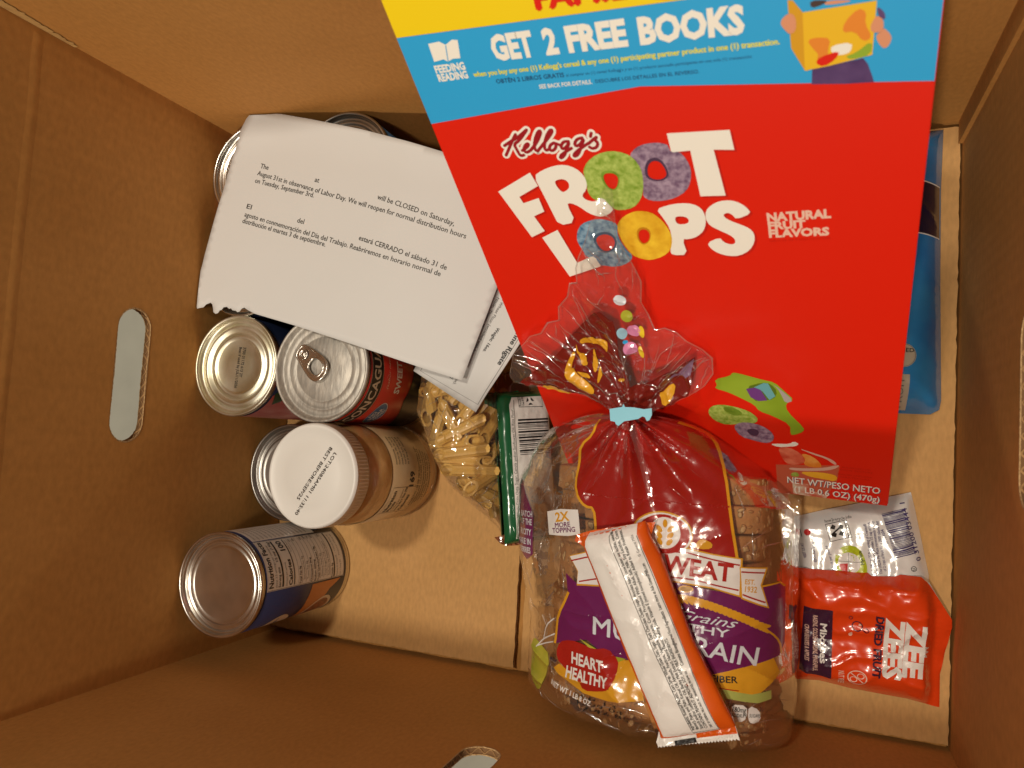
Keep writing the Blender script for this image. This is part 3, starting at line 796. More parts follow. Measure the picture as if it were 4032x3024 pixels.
KEL = [[(40.3,260.2),(37.5,256.9),(34.5,252.9),(32.4,250.2)],[(33.2,255.1),(36.5,256.8),(41.2,258.8),(46.2,262.0)],[(46.1,261.8),(41.4,257.3),(38.0,255.4),(38.6,252.6),(39.3,249.3),(41.2,249.7)],[(41.1,252.0),(44.3,253.7),(45.3,255.4),(43.5,254.9),(41.8,252.4),(42.8,250.7),(45.1,251.8)],[(45.1,251.8),(49.1,255.3),(52.4,259.8),(52.4,261.3),(50.7,260.1),(48.2,256.0),(47.2,252.1),(48.4,251.2)],[(48.4,251.2),(52.3,254.7),(57.1,259.1),(58.1,261.0),(56.8,260.9),(54.1,257.6),(52.0,253.0),(52.4,251.1),(54.1,251.8)],[(57.2,254.7),(55.1,253.8),(54.1,251.6),(55.3,250.7),(57.2,251.9),(58.0,253.9),(57.2,254.7),(59.6,253.4)],[(64.0,254.9),(61.8,255.0),(59.9,252.9),(60.3,251.2),(62.5,252.3),(64.4,254.8),(62.4,251.2),(59.9,247.5),(57.9,246.8),(59.2,248.8),(64.6,251.5)],[(70.6,256.1),(68.4,255.8),(66.5,253.9),(66.8,252.1),(69.1,253.1),(71.4,255.9),(69.4,252.2),(66.8,247.9),(64.5,247.2),(65.6,249.2),(71.0,252.4),(73.0,253.4)],[(75.1,258.0),(74.4,256.4)],[(72.6,253.0),(75.0,254.7),(77.3,256.2),(75.9,254.7),(77.1,253.0),(76.0,251.0),(74.0,250.5),(72.9,251.4)]]

# ================================================================ cereal box
CQ = Vector((.2702, .1606, .0358)); CE = Vector((.9956, -.0463, .0815)); CU = Vector((-.0385, .5904, .8062)); CN = Vector((-.0855, -.8058, .5860))
CE.normalize(); CU = (CU-CE*CU.dot(CE)).normalized(); CN = CE.cross(CU)
def fc(u, v, h): return CQ+CE*(u/1000)+CU*(v/1000)+CN*(h/1000)
cer = thing('cereal_box', 'large red cereal carton leaning on the far wall, blue and yellow band at its top', 'cereal box', tuple(fc(100, 0, -60)))
M_CRED = mat('carton_red', (.66, .012, .002), .34, coat=.35, bump=.02, bscale=500)
M_CBLUE = mat('carton_blue', (.022, .34, .68), .36, coat=.35)
M_CYEL = mat('carton_yellow', (.80, .58, .004), .36, coat=.35)
M_CWHITE = mat('carton_white', (.80, .77, .70), .36, coat=.3)
M_CGREY = mat('carton_board', (.45, .40, .33), .7)
M_DRED = mat('print_dark_red', (.30, .005, .012), .38, coat=.3)
M_SHADOWRED = mat('print_shade_red', (.48, .008, .003), .36, coat=.3)
M_NAVYINK = mat('print_navy_text', (.008, .06, .16), .4)
M_YELINK = mat('print_yellow_text', (.72, .66, .03), .4)
def ringmat(n, a, b, sc): return mat(n, a, .45, col2=b, nscale=sc, ndetail=5, ramp=(.28, .74), coat=.25)
M_LG = ringmat('print_ring_green', (.16, .28, .015), (.46, .58, .14), 430)
M_LP = ringmat('print_ring_purple', (.11, .055, .12), (.40, .30, .40), 430)
M_LB = ringmat('print_ring_blue', (.02, .10, .22), (.30, .46, .58), 430)
M_LY = ringmat('print_ring_yellow', (.62, .30, .005), (.86, .56, .03), 160)
M_LGD = mat('print_ring_green_dark', (.10, .19, .01), .45, col2=(.2, .33, .03), nscale=200, coat=.25)
M_LPD = mat('print_ring_purple_dark', (.06, .03, .07), .45, coat=.25)
M_LBD = mat('print_ring_blue_dark', (.012, .06, .14), .45, coat=.25)
M_LYD = mat('print_ring_yellow_dark', (.50, .20, .003), .45, coat=.25)
CWd, CHt, CDp = 201.5, 325., 60.
# carton: six board panels with softened edges
bm = bmesh.new()
V, F = boxmesh(0, CWd, 0, CHt, -CDp, 0)
vs = [bm.verts.new(fc(*v)) for v in V]
for f in F: bm.faces.new([vs[i] for i in f])
bmesh.ops.recalc_face_normals(bm, faces=bm.faces)
bmesh.ops.bevel(bm, geom=list(bm.edges), offset=.0010, segments=2, affect='EDGES')
me = bpy.data.meshes.new('carton'); bm.to_mesh(me); bm.free(); me.materials.append(M_CRED)
o = bpy.data.objects.new('carton', me); COL.objects.link(o); link_to(o, cer)
i_ = .35
P = Print(fc, step=.10)
P.poly(M_CRED, [(i_, i_), (CWd-i_, i_), (CWd-i_, 267.3), (99.5, 276.3), (i_, 268.6)], lift=1)
P.poly(M_CBLUE, [(i_, 268.75), (99.5, 276.45), (CWd-i_, 267.45), (CWd-i_, 305.4), (i_, 308.8)], lift=1)
P.poly(M_CYEL, [(i_, 308.9), (CWd-i_, 305.5), (CWd-i_, CHt-i_), (i_, CHt-i_)], lift=1)
fp_ = P.build('front_panel', cer)
# brand letters, each one a shape of its own with a thin printed shade
for k in 'FRTLPS':
    P = Print(fc, step=.10)
    ol = CB[k]; ho = [CB[k+'_h']] if k+'_h' in CB else []
    if k in 'RPS':
        ol = smoothloop(ol, 1); ho = [smoothloop(h, 2) for h in ho]
    P.poly(M_SHADOWRED, [(x+1.0, y-.9) for x, y in ol], [[(x+1.0, y-.9) for x, y in h] for h in ho], lift=1.6)
    P.poly(M_CWHITE, ol, ho, lift=2.6)
    P.build('logo_letter', cer)
for k, ma_, md, lift in (('purple', M_LP, M_LPD, 3.0), ('green', M_LG, M_LGD, 3.6), ('blue', M_LB, M_LBD, 3.0), ('yellow', M_LY, M_LYD, 3.6)):
    P = Print(fc, step=.10)
    ol = smoothloop(CB[k], 1); ho = smoothloop(CB[k+'_h'], 2)
    cx = sum(p[0] for p in ho)/len(ho); cy = sum(p[1] for p in ho)/len(ho)
    P.poly(ma_, ol, [ho], lift=lift)
    P.poly(md, [(cx+(x-cx)*1.25-.1, cy+(y-cy)*1.25+.35) for x, y in ho], [ho], lift=lift+.4)
    P.build('logo_ring', cer)
P = Print(fc, step=.10)
for s in KEL: P.stroke(M_CWHITE, smoothpts(s, 1), 3.6, 1.8)
for s in KEL: P.stroke(M_DRED, smoothpts(s, 1), 1.45, 2.9)
P.disc(M_DRED, (78.6, 257.4), .5, 2)
o = P.build('script_logo', cer)
P = Print(fc, step=.10)
M_PALE = mat('print_pale_pink', (.74, .48, .38), .4)
P.text(M_PALE, 'NATURAL', (143.9, 209.7), (169.1, 211.0), 4.1, bold=.05)
P.text(M_PALE, 'FRUIT', (144.1, 205.4), (159.3, 206.2), 3.7, bold=.05)
P.text(M_PALE, 'FLAVORS', (144.2, 201.1), (168.5, 202.0), 3.9, bold=.05)
P.text(M_SHADOWRED, 'Sabores de frutas naturales', (144.3, 198.6), (168.9, 199.9), 1.3)
P.build('flavour_lettering', cer)
P = Print(fc, step=.10)
P.text(M_CWHITE, 'GET', (41.6, 294.4), (60, 294.1), 9.4, bold=.05)
P.text(M_CWHITE, '2', (64.5, 294), (70.2, 294), 9.4, bold=.05)
P.text(M_CWHITE, 'FREE', (74, 293.8), (98, 293.5), 9.3, bold=.05)
P.text(M_CWHITE, 'BOOKS', (102.5, 293.3), (140.4, 292.6), 9.2, bold=.05)
P.text(M_CRED, 'FAMILY SIZE', (65.7, 311.3), (138, 309.6), 7.5, bold=.06)
P.text(M_YELINK, 'when you buy any one (1) Kellogg\'s cereal & any one (1) participating partner product in one (1) transaction.', (29.9, 288.3), (151.7, 286.8), 2.1, bold=.03)
P.text(M_NAVYINK, 'OBTÉN 2 LIBROS GRATIS', (39.1, 284.3), (69.6, 283.8), 1.8, bold=.02)
P.text(M_NAVYINK, 'al comprar un (1) cereal Kellogg\'s y un (1) producto asociado participante en una sola (1) transacción', (70.4, 283.8), (142, 282.9), 1.2)
P.text(M_CWHITE, 'SEE BACK FOR DETAILS.', (57.6, 280), (80.5, 279.7), 1.7, bold=.02)
P.text(M_NAVYINK, 'DESCUBRE LOS DETALLES EN EL REVERSO.', (81.9, 279.8), (122.9, 279.3), 1.4, bold=.01)
P.text(M_CWHITE, 'FEEDING', (12.7, 291.9), (27.3, 292.0), 3.1, bold=.04)
P.text(M_CWHITE, 'READING', (12.6, 288.1), (27.2, 288.2), 3.1, bold=.04)
P.build('offer_lettering', cer)
P = Print(fc, step=.10)
for dx, M, lf in ((.35, M_NAVYINK, 2), (0, M_CWHITE, 3.2)):
    P.text(M, 'NET WT/PESO NETO', (146.0+dx, 12.5-dx), (196.7+dx, 12.1-dx), 6.4, bold=.012, lift=lf)
    P.text(M, '(1 LB 0.6 OZ) (470g)', (149.8+dx, 3.6-dx), (196.8+dx, 3.3-dx), 6.0, bold=.012, lift=lf)
for i, (s, a, b) in enumerate([('ENLARGED TO', 176, 191), ('SHOW TEXTURE', 175, 192), ('IMAGEN AMPLIADA', 174, 192), ('PARA TEXTURA', 175.5, 191)]):
    P.text(M_SHADOWRED, s, (a, 34-i*2.6-(2 if i > 1 else 0)), (b, 34-i*2.6-(2 if i > 1 else 0)), 1.5)
P.build('weight_lettering', cer)
# printed pictures: open book badge, reading child, satchel of books, cereal bowl
M_PY = mat('print_book_yellow', (.74, .44, .01), .4); M_PY2 = mat('print_book_fold', (.60, .30, .008), .4); M_PO = mat('print_orange', (.70, .22, .02), .4)
M_SKIN = mat('print_skin', (.62, .26, .14), .45); M_HAIR = mat('print_hair', (.05, .025, .02), .5); M_PUR = mat('print_purple', (.06, .025, .11), .45, col2=(.10, .05, .16), nscale=90)
M_GRN = mat('print_green', (.20, .32, .015), .42, col2=(.28, .42, .03), nscale=25); M_GRN2 = mat('print_green_dark', (.09, .16, .01), .42)
M_CYAN = mat('print_teal', (.12, .36, .40), .42); M_VIO = mat('print_violet', (.14, .04, .22), .42); M_GREYP = mat('print_grey', (.36, .33, .32), .42)
M_PINKP = mat('print_cereal_pink', (.50, .045, .02), .42, col2=(.68, .18, .10), nscale=130); M_ORP = mat('print_cereal_orange', (.66, .20, .02), .42, col2=(.78, .36, .08), nscale=130)
M_YEP = mat('print_cereal_yellow', (.72, .34, .01), .42, col2=(.80, .46, .04), nscale=100); M_MIX = mat('print_cereal_mix', (.52, .10, .05), .42, col2=(.62, .55, .42), nscale=150)
M_GLASS = mat('print_bowl_rim', (.62, .38, .30), .4); M_BOWL = mat('print_bowl_glass', (.50, .10, .05), .36, coat=.3)
def pic(name, items):
    P = Print(fc, step=.09)
    for k, M, lf, sm, *ho in items:
        ol = smoothloop(CB[k], sm) if sm else CB[k]
        P.poly(M, ol, [smoothloop(CB[ho[0]], 1)] if ho else (), lift=lf)
    return P
P = pic('book_badge', [('book', M_CWHITE, 2, 0)]); P.line(M_CBLUE, [(21.9, 303.0), (20.4, 296.4)], .4, 3); P.build('book_badge', cer)
P = pic('reader_picture', [('hair', M_HAIR, 2, 1), ('face', M_SKIN, 2.4, 1), ('skirt', M_PUR, 2, 0), ('slv', M_PUR, 2, 1), ('arm', M_SKIN, 2.6, 1), ('kbookL', M_PY2, 3.2, 0), ('kbookR', M_PY, 3.8, 0), ('b1', M_PO, 4.6, 1), ('b2', M_PO, 4.6, 1), ('b3', M_CRED, 5.2, 1), ('b4', M_GRN, 4.6, 1), ('b5', M_CWHITE, 4.2, 1), ('handL', M_SKIN, 5, 1), ('handR', M_SKIN, 5, 1)])
P.build('reader_picture', cer)
P = pic('satchel_picture', [('bag', M_GRN, 2, 1), ('flapin', M_GREYP, 2.8, 1), ('pocket', M_GRN2, 2.8, 1), ('cbook', M_CYAN, 3.4, 0), ('pbook', M_VIO, 4, 0)])
P.build('satchel_picture', cer)
P = pic('cereal_picture', [('loopg', M_LG, 2.6, 1, 'loopg_h'), ('loopp', M_LP, 3.2, 1, 'loopp_h')])
P.poly(M_LGD, smoothloop(CB['loopg_h'], 1), lift=2.2); P.poly(M_LPD, smoothloop(CB['loopp_h'], 1), lift=2.2)
P.build('cereal_picture', cer)
P = pic('bowl_picture', [('mix', M_MIX, 3, 0), ('pink', M_PINKP, 3, 1), ('oran', M_ORP, 3.4, 1), ('yel', M_YEP, 3, 1), ('grn', M_LG, 3, 1), ('rim', M_GLASS, 4, 1), ('rim2', M_GLASS, 4, 1), ('milk', M_CWHITE, 3.8, 1)])
P.poly(M_BOWL, [(140, 30), (175, 36), (173.5, 19), (168, 3), (160, .8), (140, .8)], lift=1.8)
P.build('bowl_picture', cer)

# ================================================================ notice sheet
PB = Vector((-.0003, .2615)); PE = Vector((.9760, -.2180)); PV = Vector((.2180, .9760))
M_PAPER = mat('white_paper', (.55, .55, .545), .62, bump=.05, bscale=40, spec=.3)
def pz(u, v):
    z = .1152
    z += .0042*max(0, (v-120)/28)**2                       # far edge lifts against the wall
    z += .0012*math.sin(u/70+.6)*math.sin(v/60)+.0004*fbm(u/45, v/45)
    z += .0055*max(0, 1-math.hypot(u-4, v-146)/34)**1.5     # curled far left corner
    z -= .014*max(0, (u-140)/86)**1.5                       # sinks towards the pasta
    z += .0012*max(0, 1-math.hypot(u+2, v-2)/28)            # torn corner springs up
    return z
def fpap(u, v, h):
    p = PB+PE*(u/1000)+PV*(v/1000)
    return (min(max(p.x, .0012), W), min(p.y, LEN-.0012), pz(u, v)+h/1000)
top = [(10.1, 145.1), (14, 147), (23.6, 148.1), (36.2, 149.1), (61, 148.8), (104.8, 147.3), (136.6, 144.8), (170, 142), (232, 141)]
right = [(226.4, 70.8), (219.9, 0)]
bot = [(194.3, .8), (143.1, 3.7), (93, 5.6), (54, 6.1), (47, 7.4), (43.6, 8.4), (41.6, 7.2), (40.2, 4.6), (38.6, 3.8), (37.0, 4.6), (34, 4.2), (32.2, 5.4), (30.6, 4.6), (28.2, 5.6), (25.4, 4.6), (24.2, 2.2), (22.9, 1.8), (21.8, -.6), (19.8, -1.6), (17.6, -.8), (16.6, 1.6), (15.0, 4.4), (13.2, 5.4), (11.4, 4.4), (9.4, 3.2), (7.6, .6), (4.4, -.6), (2.2, -1.6), (.2, -.8), (-.6, 1.2)]
left = [(-4.0, 13.6), (-4.6, 38.8), (-3.0, 81.5), (-1.8, 114), (2.5, 133.6)]
loop = list(reversed(top))
loop = [tuple(p) for p in (left[::1]+top+right+bot)]
Pp, T, Dp = patch(list(reversed(loop)), 4.0)
V = [fpap(u, v, 0) for u, v in Pp]
nt = add('notice_sheet', V, T, M_PAPER, smooth=True)
sm = nt.modifiers.new('thickness', 'SOLIDIFY'); sm.thickness = .00012; sm.offset = -1
notice = thing('notice', 'white half sheet with bilingual holiday closing notice, torn corner, laid over the tins', 'paper notice', (.1, .3, .115))
nt.name = 'sheet'; link_to(nt, notice)
P = Print(fpap, L=5, step=.10)
M_TXT = mat('toner', (.045, .040, .036), .6)
for s, a, b in [('The', (25.9, 109.3), (33.6, 109.0)), ('at', (76.3, 106.7), (80.1, 106.5)), ('will be CLOSED on Saturday,', (129.6, 103.2), (188.2, 96.5)),
                ('August 31st in observance of Labor Day. We will reopen for normal distribution hours', (24.9, 103.9), (197.9, 90.2)), ('on Tuesday, September 3rd.', (24.6, 98.2), (79, 95.6)),
                ('El', (23, 78.6), (27.7, 78.4)), ('del', (70.3, 76.3), (76.3, 76.0)), ('estará CERRADO el sábado 31 de', (123.7, 73.5), (190.9, 67.2)),
                ('agosto en conmemoración del Día del Trabajo. Reabriremos en horario normal de', (23.1, 72.6), (188, 62.2)), ('distribución el martes 3 de septiembre.', (22.8, 67.7), (98.6, 63.9))]:
    P.text(M_TXT, s, a, b, 3.4, bold=.010)
P.build('printed_text', notice)

# ================================================================ bag of penne
PASTA = [(152, 250), (150, 206), (149.5, 190), (157, 176), (163, 160), (174, 143), (189, 127), (202, 115), (213, 103), (221, 96), (230, 97), (233, 112), (237, 135), (240, 170), (240, 210), (232, 252), (190, 262)]
bagD = Dist(PASTA)
def pasta_z(x, y, wr=1.):
    d = bagD(x, y)
    t = min(1, d/20.)
    z = .004+.066*(1-(1-t)**2.2)
    south = max(0, min(1, (142-y)/34))
    z *= 1-.45*south
    z *= 1-.42*max(0, min(1, (x-206)/24))
    if wr:
        z += wr*.0016*min(1, d/6)*(fbm(x/9, y/9, 2)+.9*ridge(x/15, y/15, 5))
        z += wr*.0042*south*min(1, d/4)*ridge((x+y)/9, (x-y)/26, 1)
    return z
pbag = thing('pasta_bag', 'clear plastic bag of penne pasta with white paper label, right of the tins', 'pasta bag', (.195, .18, 0))
M_BAGF = film_mat('pasta_bag_film', (1, 1, 1), gloss=.10, rough=.06, bump=.15, bscale=60, haze=.02)
Pp, T, D_ = patch(smoothloop(PASTA, 1), 2.6)
V = [(x/1000, y/1000, pasta_z(x, y)) for x, y in Pp]
add('film', V, T, M_BAGF, pbag, smooth=True)
M_FOLDGLINT = film_mat('film_fold', (.97, .97, .96), gloss=.75, rough=.10, bump=.1, bscale=60, haze=.13)  # whitened doubled film, with crumple highlights painted in as strips
rc = random.Random(21); LN = []
while len(LN) < 46:
    x, y = rc.uniform(152, 236), rc.uniform(100, 235)
    if rc.random() > (.9 if y < 140 else .35): continue
    l = [p for p in wander(rc, x, y, rc.uniform(0, 6.28) if y > 140 else rc.choice([2.4, .6, 1.5])+rc.uniform(-.5, .5), rc.uniform(8, 26)) if inside(PASTA, *p) and bagD(*p) > 1.5]
    if len(l) > 4: LN.append(l)
creases('film_fold_glints', lambda x, y, h: (x/1000, y/1000, pasta_z(x, y)+h/1000), LN, M_FOLDGLINT, pbag)
LP2 = Vector((.2225, .1966)); LER = Vector((-.5064, -.8623)); LEU = Vector((.8623, -.5064))
def flab(u, v, h):
    p = LP2+LER*(u/1000)+LEU*(v/1000)
    return (p.x, p.y, .0930+.003*math.sin((v+55)/50)+.0016*math.sin(u/28)+h/1000-.003*max(0, (u+10)/20))
Pp, T, D_ = patch([(3.2, 0.8), (-95, 3), (-98, -62), (5.6, -55.5)], 5.)
V = [flab(u, v, 0) for u, v in Pp]
if True:
    T = [(a, c, b) if (Vector(V[b])-Vector(V[a])).cross(Vector(V[c])-Vector(V[a])).z < 0 else (a, b, c) for a, b, c in T]
lb = add('paper_label', V, T, M_PAPER, pbag, smooth=True)
s_ = lb.modifiers.new('thickness', 'SOLIDIFY'); s_.thickness = .00015; s_.offset = -1
P = Print(flab, L=6, step=.10)
P.line(M_TXT, [(-92, -.6), (-2.0, -.6), (2.6, -50.5), (-92, -56)], .35, 1)
P.text(M_INKBLACK, 'Penne Rigate', (-60.5, -4.2), (-31.6, -4.0), 3.5, bold=.03)
P.text(M_INKBLACK, 'Weight: 16oz.', (-51.5, -17.8), (-33, -17.8), 2.3, bold=.02)
P.text(M_TXT, 'Ingredients: Durum Wheat Flour [enriched with Iron (Ferrous Sulfate),', (-92, -25.6), (-3.5, -23.8), 2.1)
P.text(M_TXT, 'Niacin, Thiamin Mononitrate, Riboflavin, Folic Acid]', (-68, -29.2), (-5.8, -27.8), 2.1)
P.text(M_INKBLACK, 'CONTAINS WHEAT', (-50.5, -34.8), (-25.6, -34.2), 2.2, bold=.02)
P.text(M_INKBLACK, 'Best By: 12/19/2025', (-84, -39.4), (-59.8, -38.2), 2.4, bold=.012)
P.text(M_INKBLACK, 'Lot: 10888', (-84, -41.9+.3), (-69.2, -41.9), 1.9, bold=.02)
P.text(M_TXT, 'Packed By: D', (-84, -45.4), (-67.8, -44.4), 2.0)
P.build('label_print', lb)
# the penne themselves
M_PENNE = mat('dry_pasta', (.60, .345, .07), .42, col2=(.68, .42, .11), nscale=60, bump=.15, bscale=400, coat=.15)
def penne_mesh(Lp, r, k):
    V = []; F = []; n = 20; ri = r*.68
    for s in (-1, 1):
        for rad, rid in ((r, .035), (ri, 0)):
            for j in range(n):
                a = 2*math.pi*j/n; q = rad*(1+(rid if j % 2 else -rid))
                V.append((s*Lp/2+k*q*math.sin(a), q*math.cos(a), q*math.sin(a)))
    for j in range(n):
        j2 = (j+1) % n
        F += [(j, j2, 2*n+j2, 2*n+j), (n+j, 3*n+j, 3*n+j2, n+j2), (j, n+j, n+j2, j2), (2*n+j, 2*n+j2, 3*n+j2, 3*n+j)]
    me = bpy.data.meshes.new('penne'); me.from_pydata(V, [], F); me.materials.append(M_PENNE); me.update(); return me
PM = {}
def penne(A_, B_, za, zb, k=1.0):
    A3 = Vector((A_[0]/1000, A_[1]/1000, za)); B3 = Vector((B_[0]/1000, B_[1]/1000, zb)); d = B3-A3
    key = (round(d.length, 3), k)
    if key not in PM: PM[key] = penne_mesh(key[0], .0045, k)
    o = bpy.data.objects.new('penne', PM[key]); COL.objects.link(o)
    o.location = (A3+B3)/2
    o.rotation_euler = d.to_track_quat('X', 'Z').to_euler()
    o['label'] = 'dry ridged penne tube in the clear pasta bag'; o['category'] = 'pasta'; o['group'] = 'penne in the clear bag'
TR = [((159.2, 214), (172, 193.3)), ((149.7, 203.5), (159.7, 208)), ((148.1, 225.5), (158, 232)), ((149.4, 219.3), (160, 221.5)), ((169.3, 208.3), (180, 219)), ((181.7, 197.2), (194, 178.8)), ((181.7, 173.9), (209.9, 189.1)),
      ((180.6, 205.7), (172.5, 179.3)), ((195.1, 186.5), (207, 206)), ((212.3, 176.1), (222.5, 203)), ((206.6, 174.3), (176.5, 170.1)), ((180.9, 162.9), (212.3, 168.8)), ((214, 159.8), (182.7, 160.1)), ((187.6, 152.6), (217.5, 153.7)),
      ((214.8, 163.2), (229, 188)), ((206.5, 140.5), (227.3, 162.2)), ((220.1, 162.6), (231, 176)), ((196.9, 144.4), (220, 131.9)), ((224.6, 140.4), (205, 146)), ((192.6, 143.1), (212, 131)), ((162.8, 188.9), (156, 208)), ((224, 187), (229, 206)),
      ((203, 181), (214, 196)), ((172.6, 208.4), (190, 213))]
ZT_ = [.062, .056, .052, .058, .054, .064, .067, .054, .060, .066, .058, .064, .060, .062, .066, .062, .054, .050, .046, .046, .050, .056, .052, .056]
for (a, b), z in zip(TR, ZT_):
    z1 = min(z, pasta_z(*a, 0)-.0075); z2 = min(z-.004, pasta_z(*b, 0)-.0075)
    z1 = max(.006, z1); z2 = max(.006, z2)
    penne(a, b, z1, z2, 1.2)
rp = random.Random(11); cnt = 0
while cnt < 52:
    x, y = rp.uniform(150, 238), rp.uniform(118, 250)
    a = rp.uniform(0, math.pi); hx, hy = 14.5*math.cos(a), 14.5*math.sin(a)
    ok = all(inside(PASTA, x+s*hx, y+s*hy) and bagD(x+s*hx, y+s*hy) > 6 for s in (-1, 1))
    if not ok: continue
    lim = min(pasta_z(x+hx, y+hy, 0), pasta_z(x-hx, y-hy, 0))-.018
    if lim < .006: continue
    z = rp.uniform(.006, lim) if cnt > 26 else lim*rp.uniform(.8, 1)
    penne((x-hx, y-hy), (x+hx, y+hy), z, max(.006, z+rp.uniform(-.004, .004)), rp.choice([1., -1.]))
    cnt += 1

# ================================================================ bagged loaf
XN, YN, ZN = .331, .196, .128
def clamp(x, a=0., b=1.): return max(a, min(b, x))
def film_sec(y):
    """film cross-section at y: centre, half widths, corner powers, centre height, rise, drop"""
    if y <= .148:
        s = 1.
        if y < .05: s = (max(0, 1-((.05-y)/.049)**3.2))**(1/3.2)
        k = clamp((y-.05)/.1)
        sl = .013*clamp((y-.06)/.05)
        return .350-.002*k, (.103+sl)*(.9+.1*s), .0745*(.92+.08*s), 2.3, 3.4, 0.0008, .1222*s, 0.
    t = clamp((y-.148)/(YN-.148)); q = 1-t; w = q**.42
    bz = .007+.1155*q**.55
    return .348+(XN-.348)*t, .0075+.1085*w, .0075+.067*w, 2.3-.3*t, 3.4-1.4*t, (.1225+.0055*t)-bz, bz, bz*t
def wrinkle(x, y):
    r = math.hypot(x-XN, y-YN); ps = math.atan2(x-XN, YN-y)
    env = math.exp(-r/.042)*clamp(r/.010)
    w = .0042*env*(math.sin(11*ps+1)+.6*math.sin(19*ps+.4)+.5*math.sin(7*ps+2.2))
    south = clamp((.105-y)/.05)
    w += .0007*fbm(x*60, y*60, 1)+.0014*ridge(x*26+y*11, y*34-x*8, 4)*(.5+.5*south)+.0032*south*ridge(x*11+y*9, y*38, 8)-.0012
    w += .0030*clamp((.045-y)/.03)*ridge(x*24+3, y*30, 12)
    return w
def film_z(x, y):
    xc, aL, aR, nL, nR, zc, bz, bl = film_sec(y)
    X = abs((x-xc)/(aL if x < xc else aR)); n = nL if x < xc else nR
    X = min(X, .999)
    f = (1-X**n)**(1/n)
    return zc+bz*f+wrinkle(x, y)*min(1, f*1.6)
bread = thing('bread_bag', 'clear bag of seeded multigrain bread with red and purple print and twisted neck', 'bread bag', (.345, .08, 0))
M_BFILM = film_mat('bread_bag_film', (1, .99, .97), gloss=.14, rough=.055, bump=.3, bscale=60, haze=.03)
NY, NX = 150, 168
V = []; F = []
for i in range(NY+1):
    y = .0015+(YN-.0005-.0015)*i/NY
    xc, aL, aR, nL, nR, zc, bz, bl = film_sec(y)
    for j in range(NX):
        t = 2*math.pi*j/NX; c, s = math.cos(t), math.sin(t)
        a, n = (aR, nR) if c >= 0 else (aL, nL)
        x = xc+math.copysign(a*abs(c)**(2/n), c)
        if s >= 0:
            f = abs(s)**(2/n); z = zc+bz*f+wrinkle(x, y)*min(1, f*1.6)
            x += (1-f)*.0022*fbm(y*45, z*45, 6)
        else: z = zc-bl*abs(s)**(2/n)
        V.append((x, y, max(z, .0004)))
for i in range(NY):
    for j in range(NX):
        j2 = (j+1) % NX; F.append((i*NX+j, i*NX+j2, (i+1)*NX+j2, (i+1)*NX+j))
add('film', V, F, M_BFILM, bread, smooth=True)
rc = random.Random(4); LN = []
for k in range(44):
    side = rc.choice([-1, -1, 1]); ps = side*rc.uniform(.45, 1.5); r0 = rc.uniform(9, 34); x, y = 331+r0*math.sin(ps), 196-r0*math.cos(ps)
    LN.append(wander(rc, x, y, math.atan2(-math.cos(ps), math.sin(ps))+rc.uniform(-.12, .12), rc.uniform(12, 46), 1.5, .07))
for k in range(34):
    LN.append(wander(rc, rc.choice([rc.uniform(254, 300), rc.uniform(388, 416)]), rc.uniform(40, 160), rc.uniform(0, 6.28), rc.uniform(8, 26), 1.4, .25))
for k in range(34):
    LN.append(wander(rc, rc.uniform(275, 412), rc.uniform(12, 40), rc.uniform(-.5, .5)+rc.choice([0, 1.57]), rc.uniform(8, 30), 1.4, .25))
def okp(p):
    xc, aL, aR, *_ = film_sec(p[1]/1000); return .004 < p[1]/1000 < .192 and -aL*.95 < p[0]/1000-xc < aR*.95
LN = [[p for p in l if okp(p)] for l in LN]; LN = [l for l in LN if len(l) > 4]
creases('film_fold_glints', lambda x, y, h: (x/1000, y/1000, film_z(x/1000, y/1000)+h/1000), LN, M_FOLDGLINT, bread)

# --- slices
M_CRUST = mat('bread_crust', (.31, .135, .042), .75, col2=(.52, .26, .095), nscale=70, ndetail=6, bump=.8, bscale=210, spec=.2)
M_OAT = mat('oat_flake', (.54, .36, .17), .7, col2=(.40, .24, .10), nscale=300)
M_FLAX = mat('flax_seed', (.40, .20, .07), .5)
SL = [(-.060, .0022), (-.0645, .012), (-.0658, .05), (-.0652, .070), (-.0612, .084), (-.052, .0962), (-.036, .1055), (-.014, .1125), (.016, .1150), (.040, .1125), (.056, .106), (.0640, .094), (.0655, .078), (.0640, .05), (.0635, .012), (.0590, .0022)]
SLs = smoothloop(SL, 1)
def ellipsoid(c, ax, ay, az):
    """ax,ay,az: half-axis vectors"""
    V = [c+az, c-az*.4]; F = []
    n = 8
    for k, (h, r) in enumerate(((.75, .6), (.2, 1.0))):
        V += [c+az*h+(ax*math.cos(2*math.pi*i/n)+ay*math.sin(2*math.pi*i/n))*r for i in range(n)]
    for i in range(n):
        j = (i+1) % n
        F += [(0, 2+i, 2+j), (2+i, 2+n+i, 2+n+j, 2+j), (2+n+i, 1, 2+n+j)]
    return V, F
rs = random.Random(5); YS0, PIT = .0105, .0152; NS = 10
ORD = ['first', 'second', 'third', 'fourth', 'fifth', 'sixth', 'seventh', 'eighth', 'last']
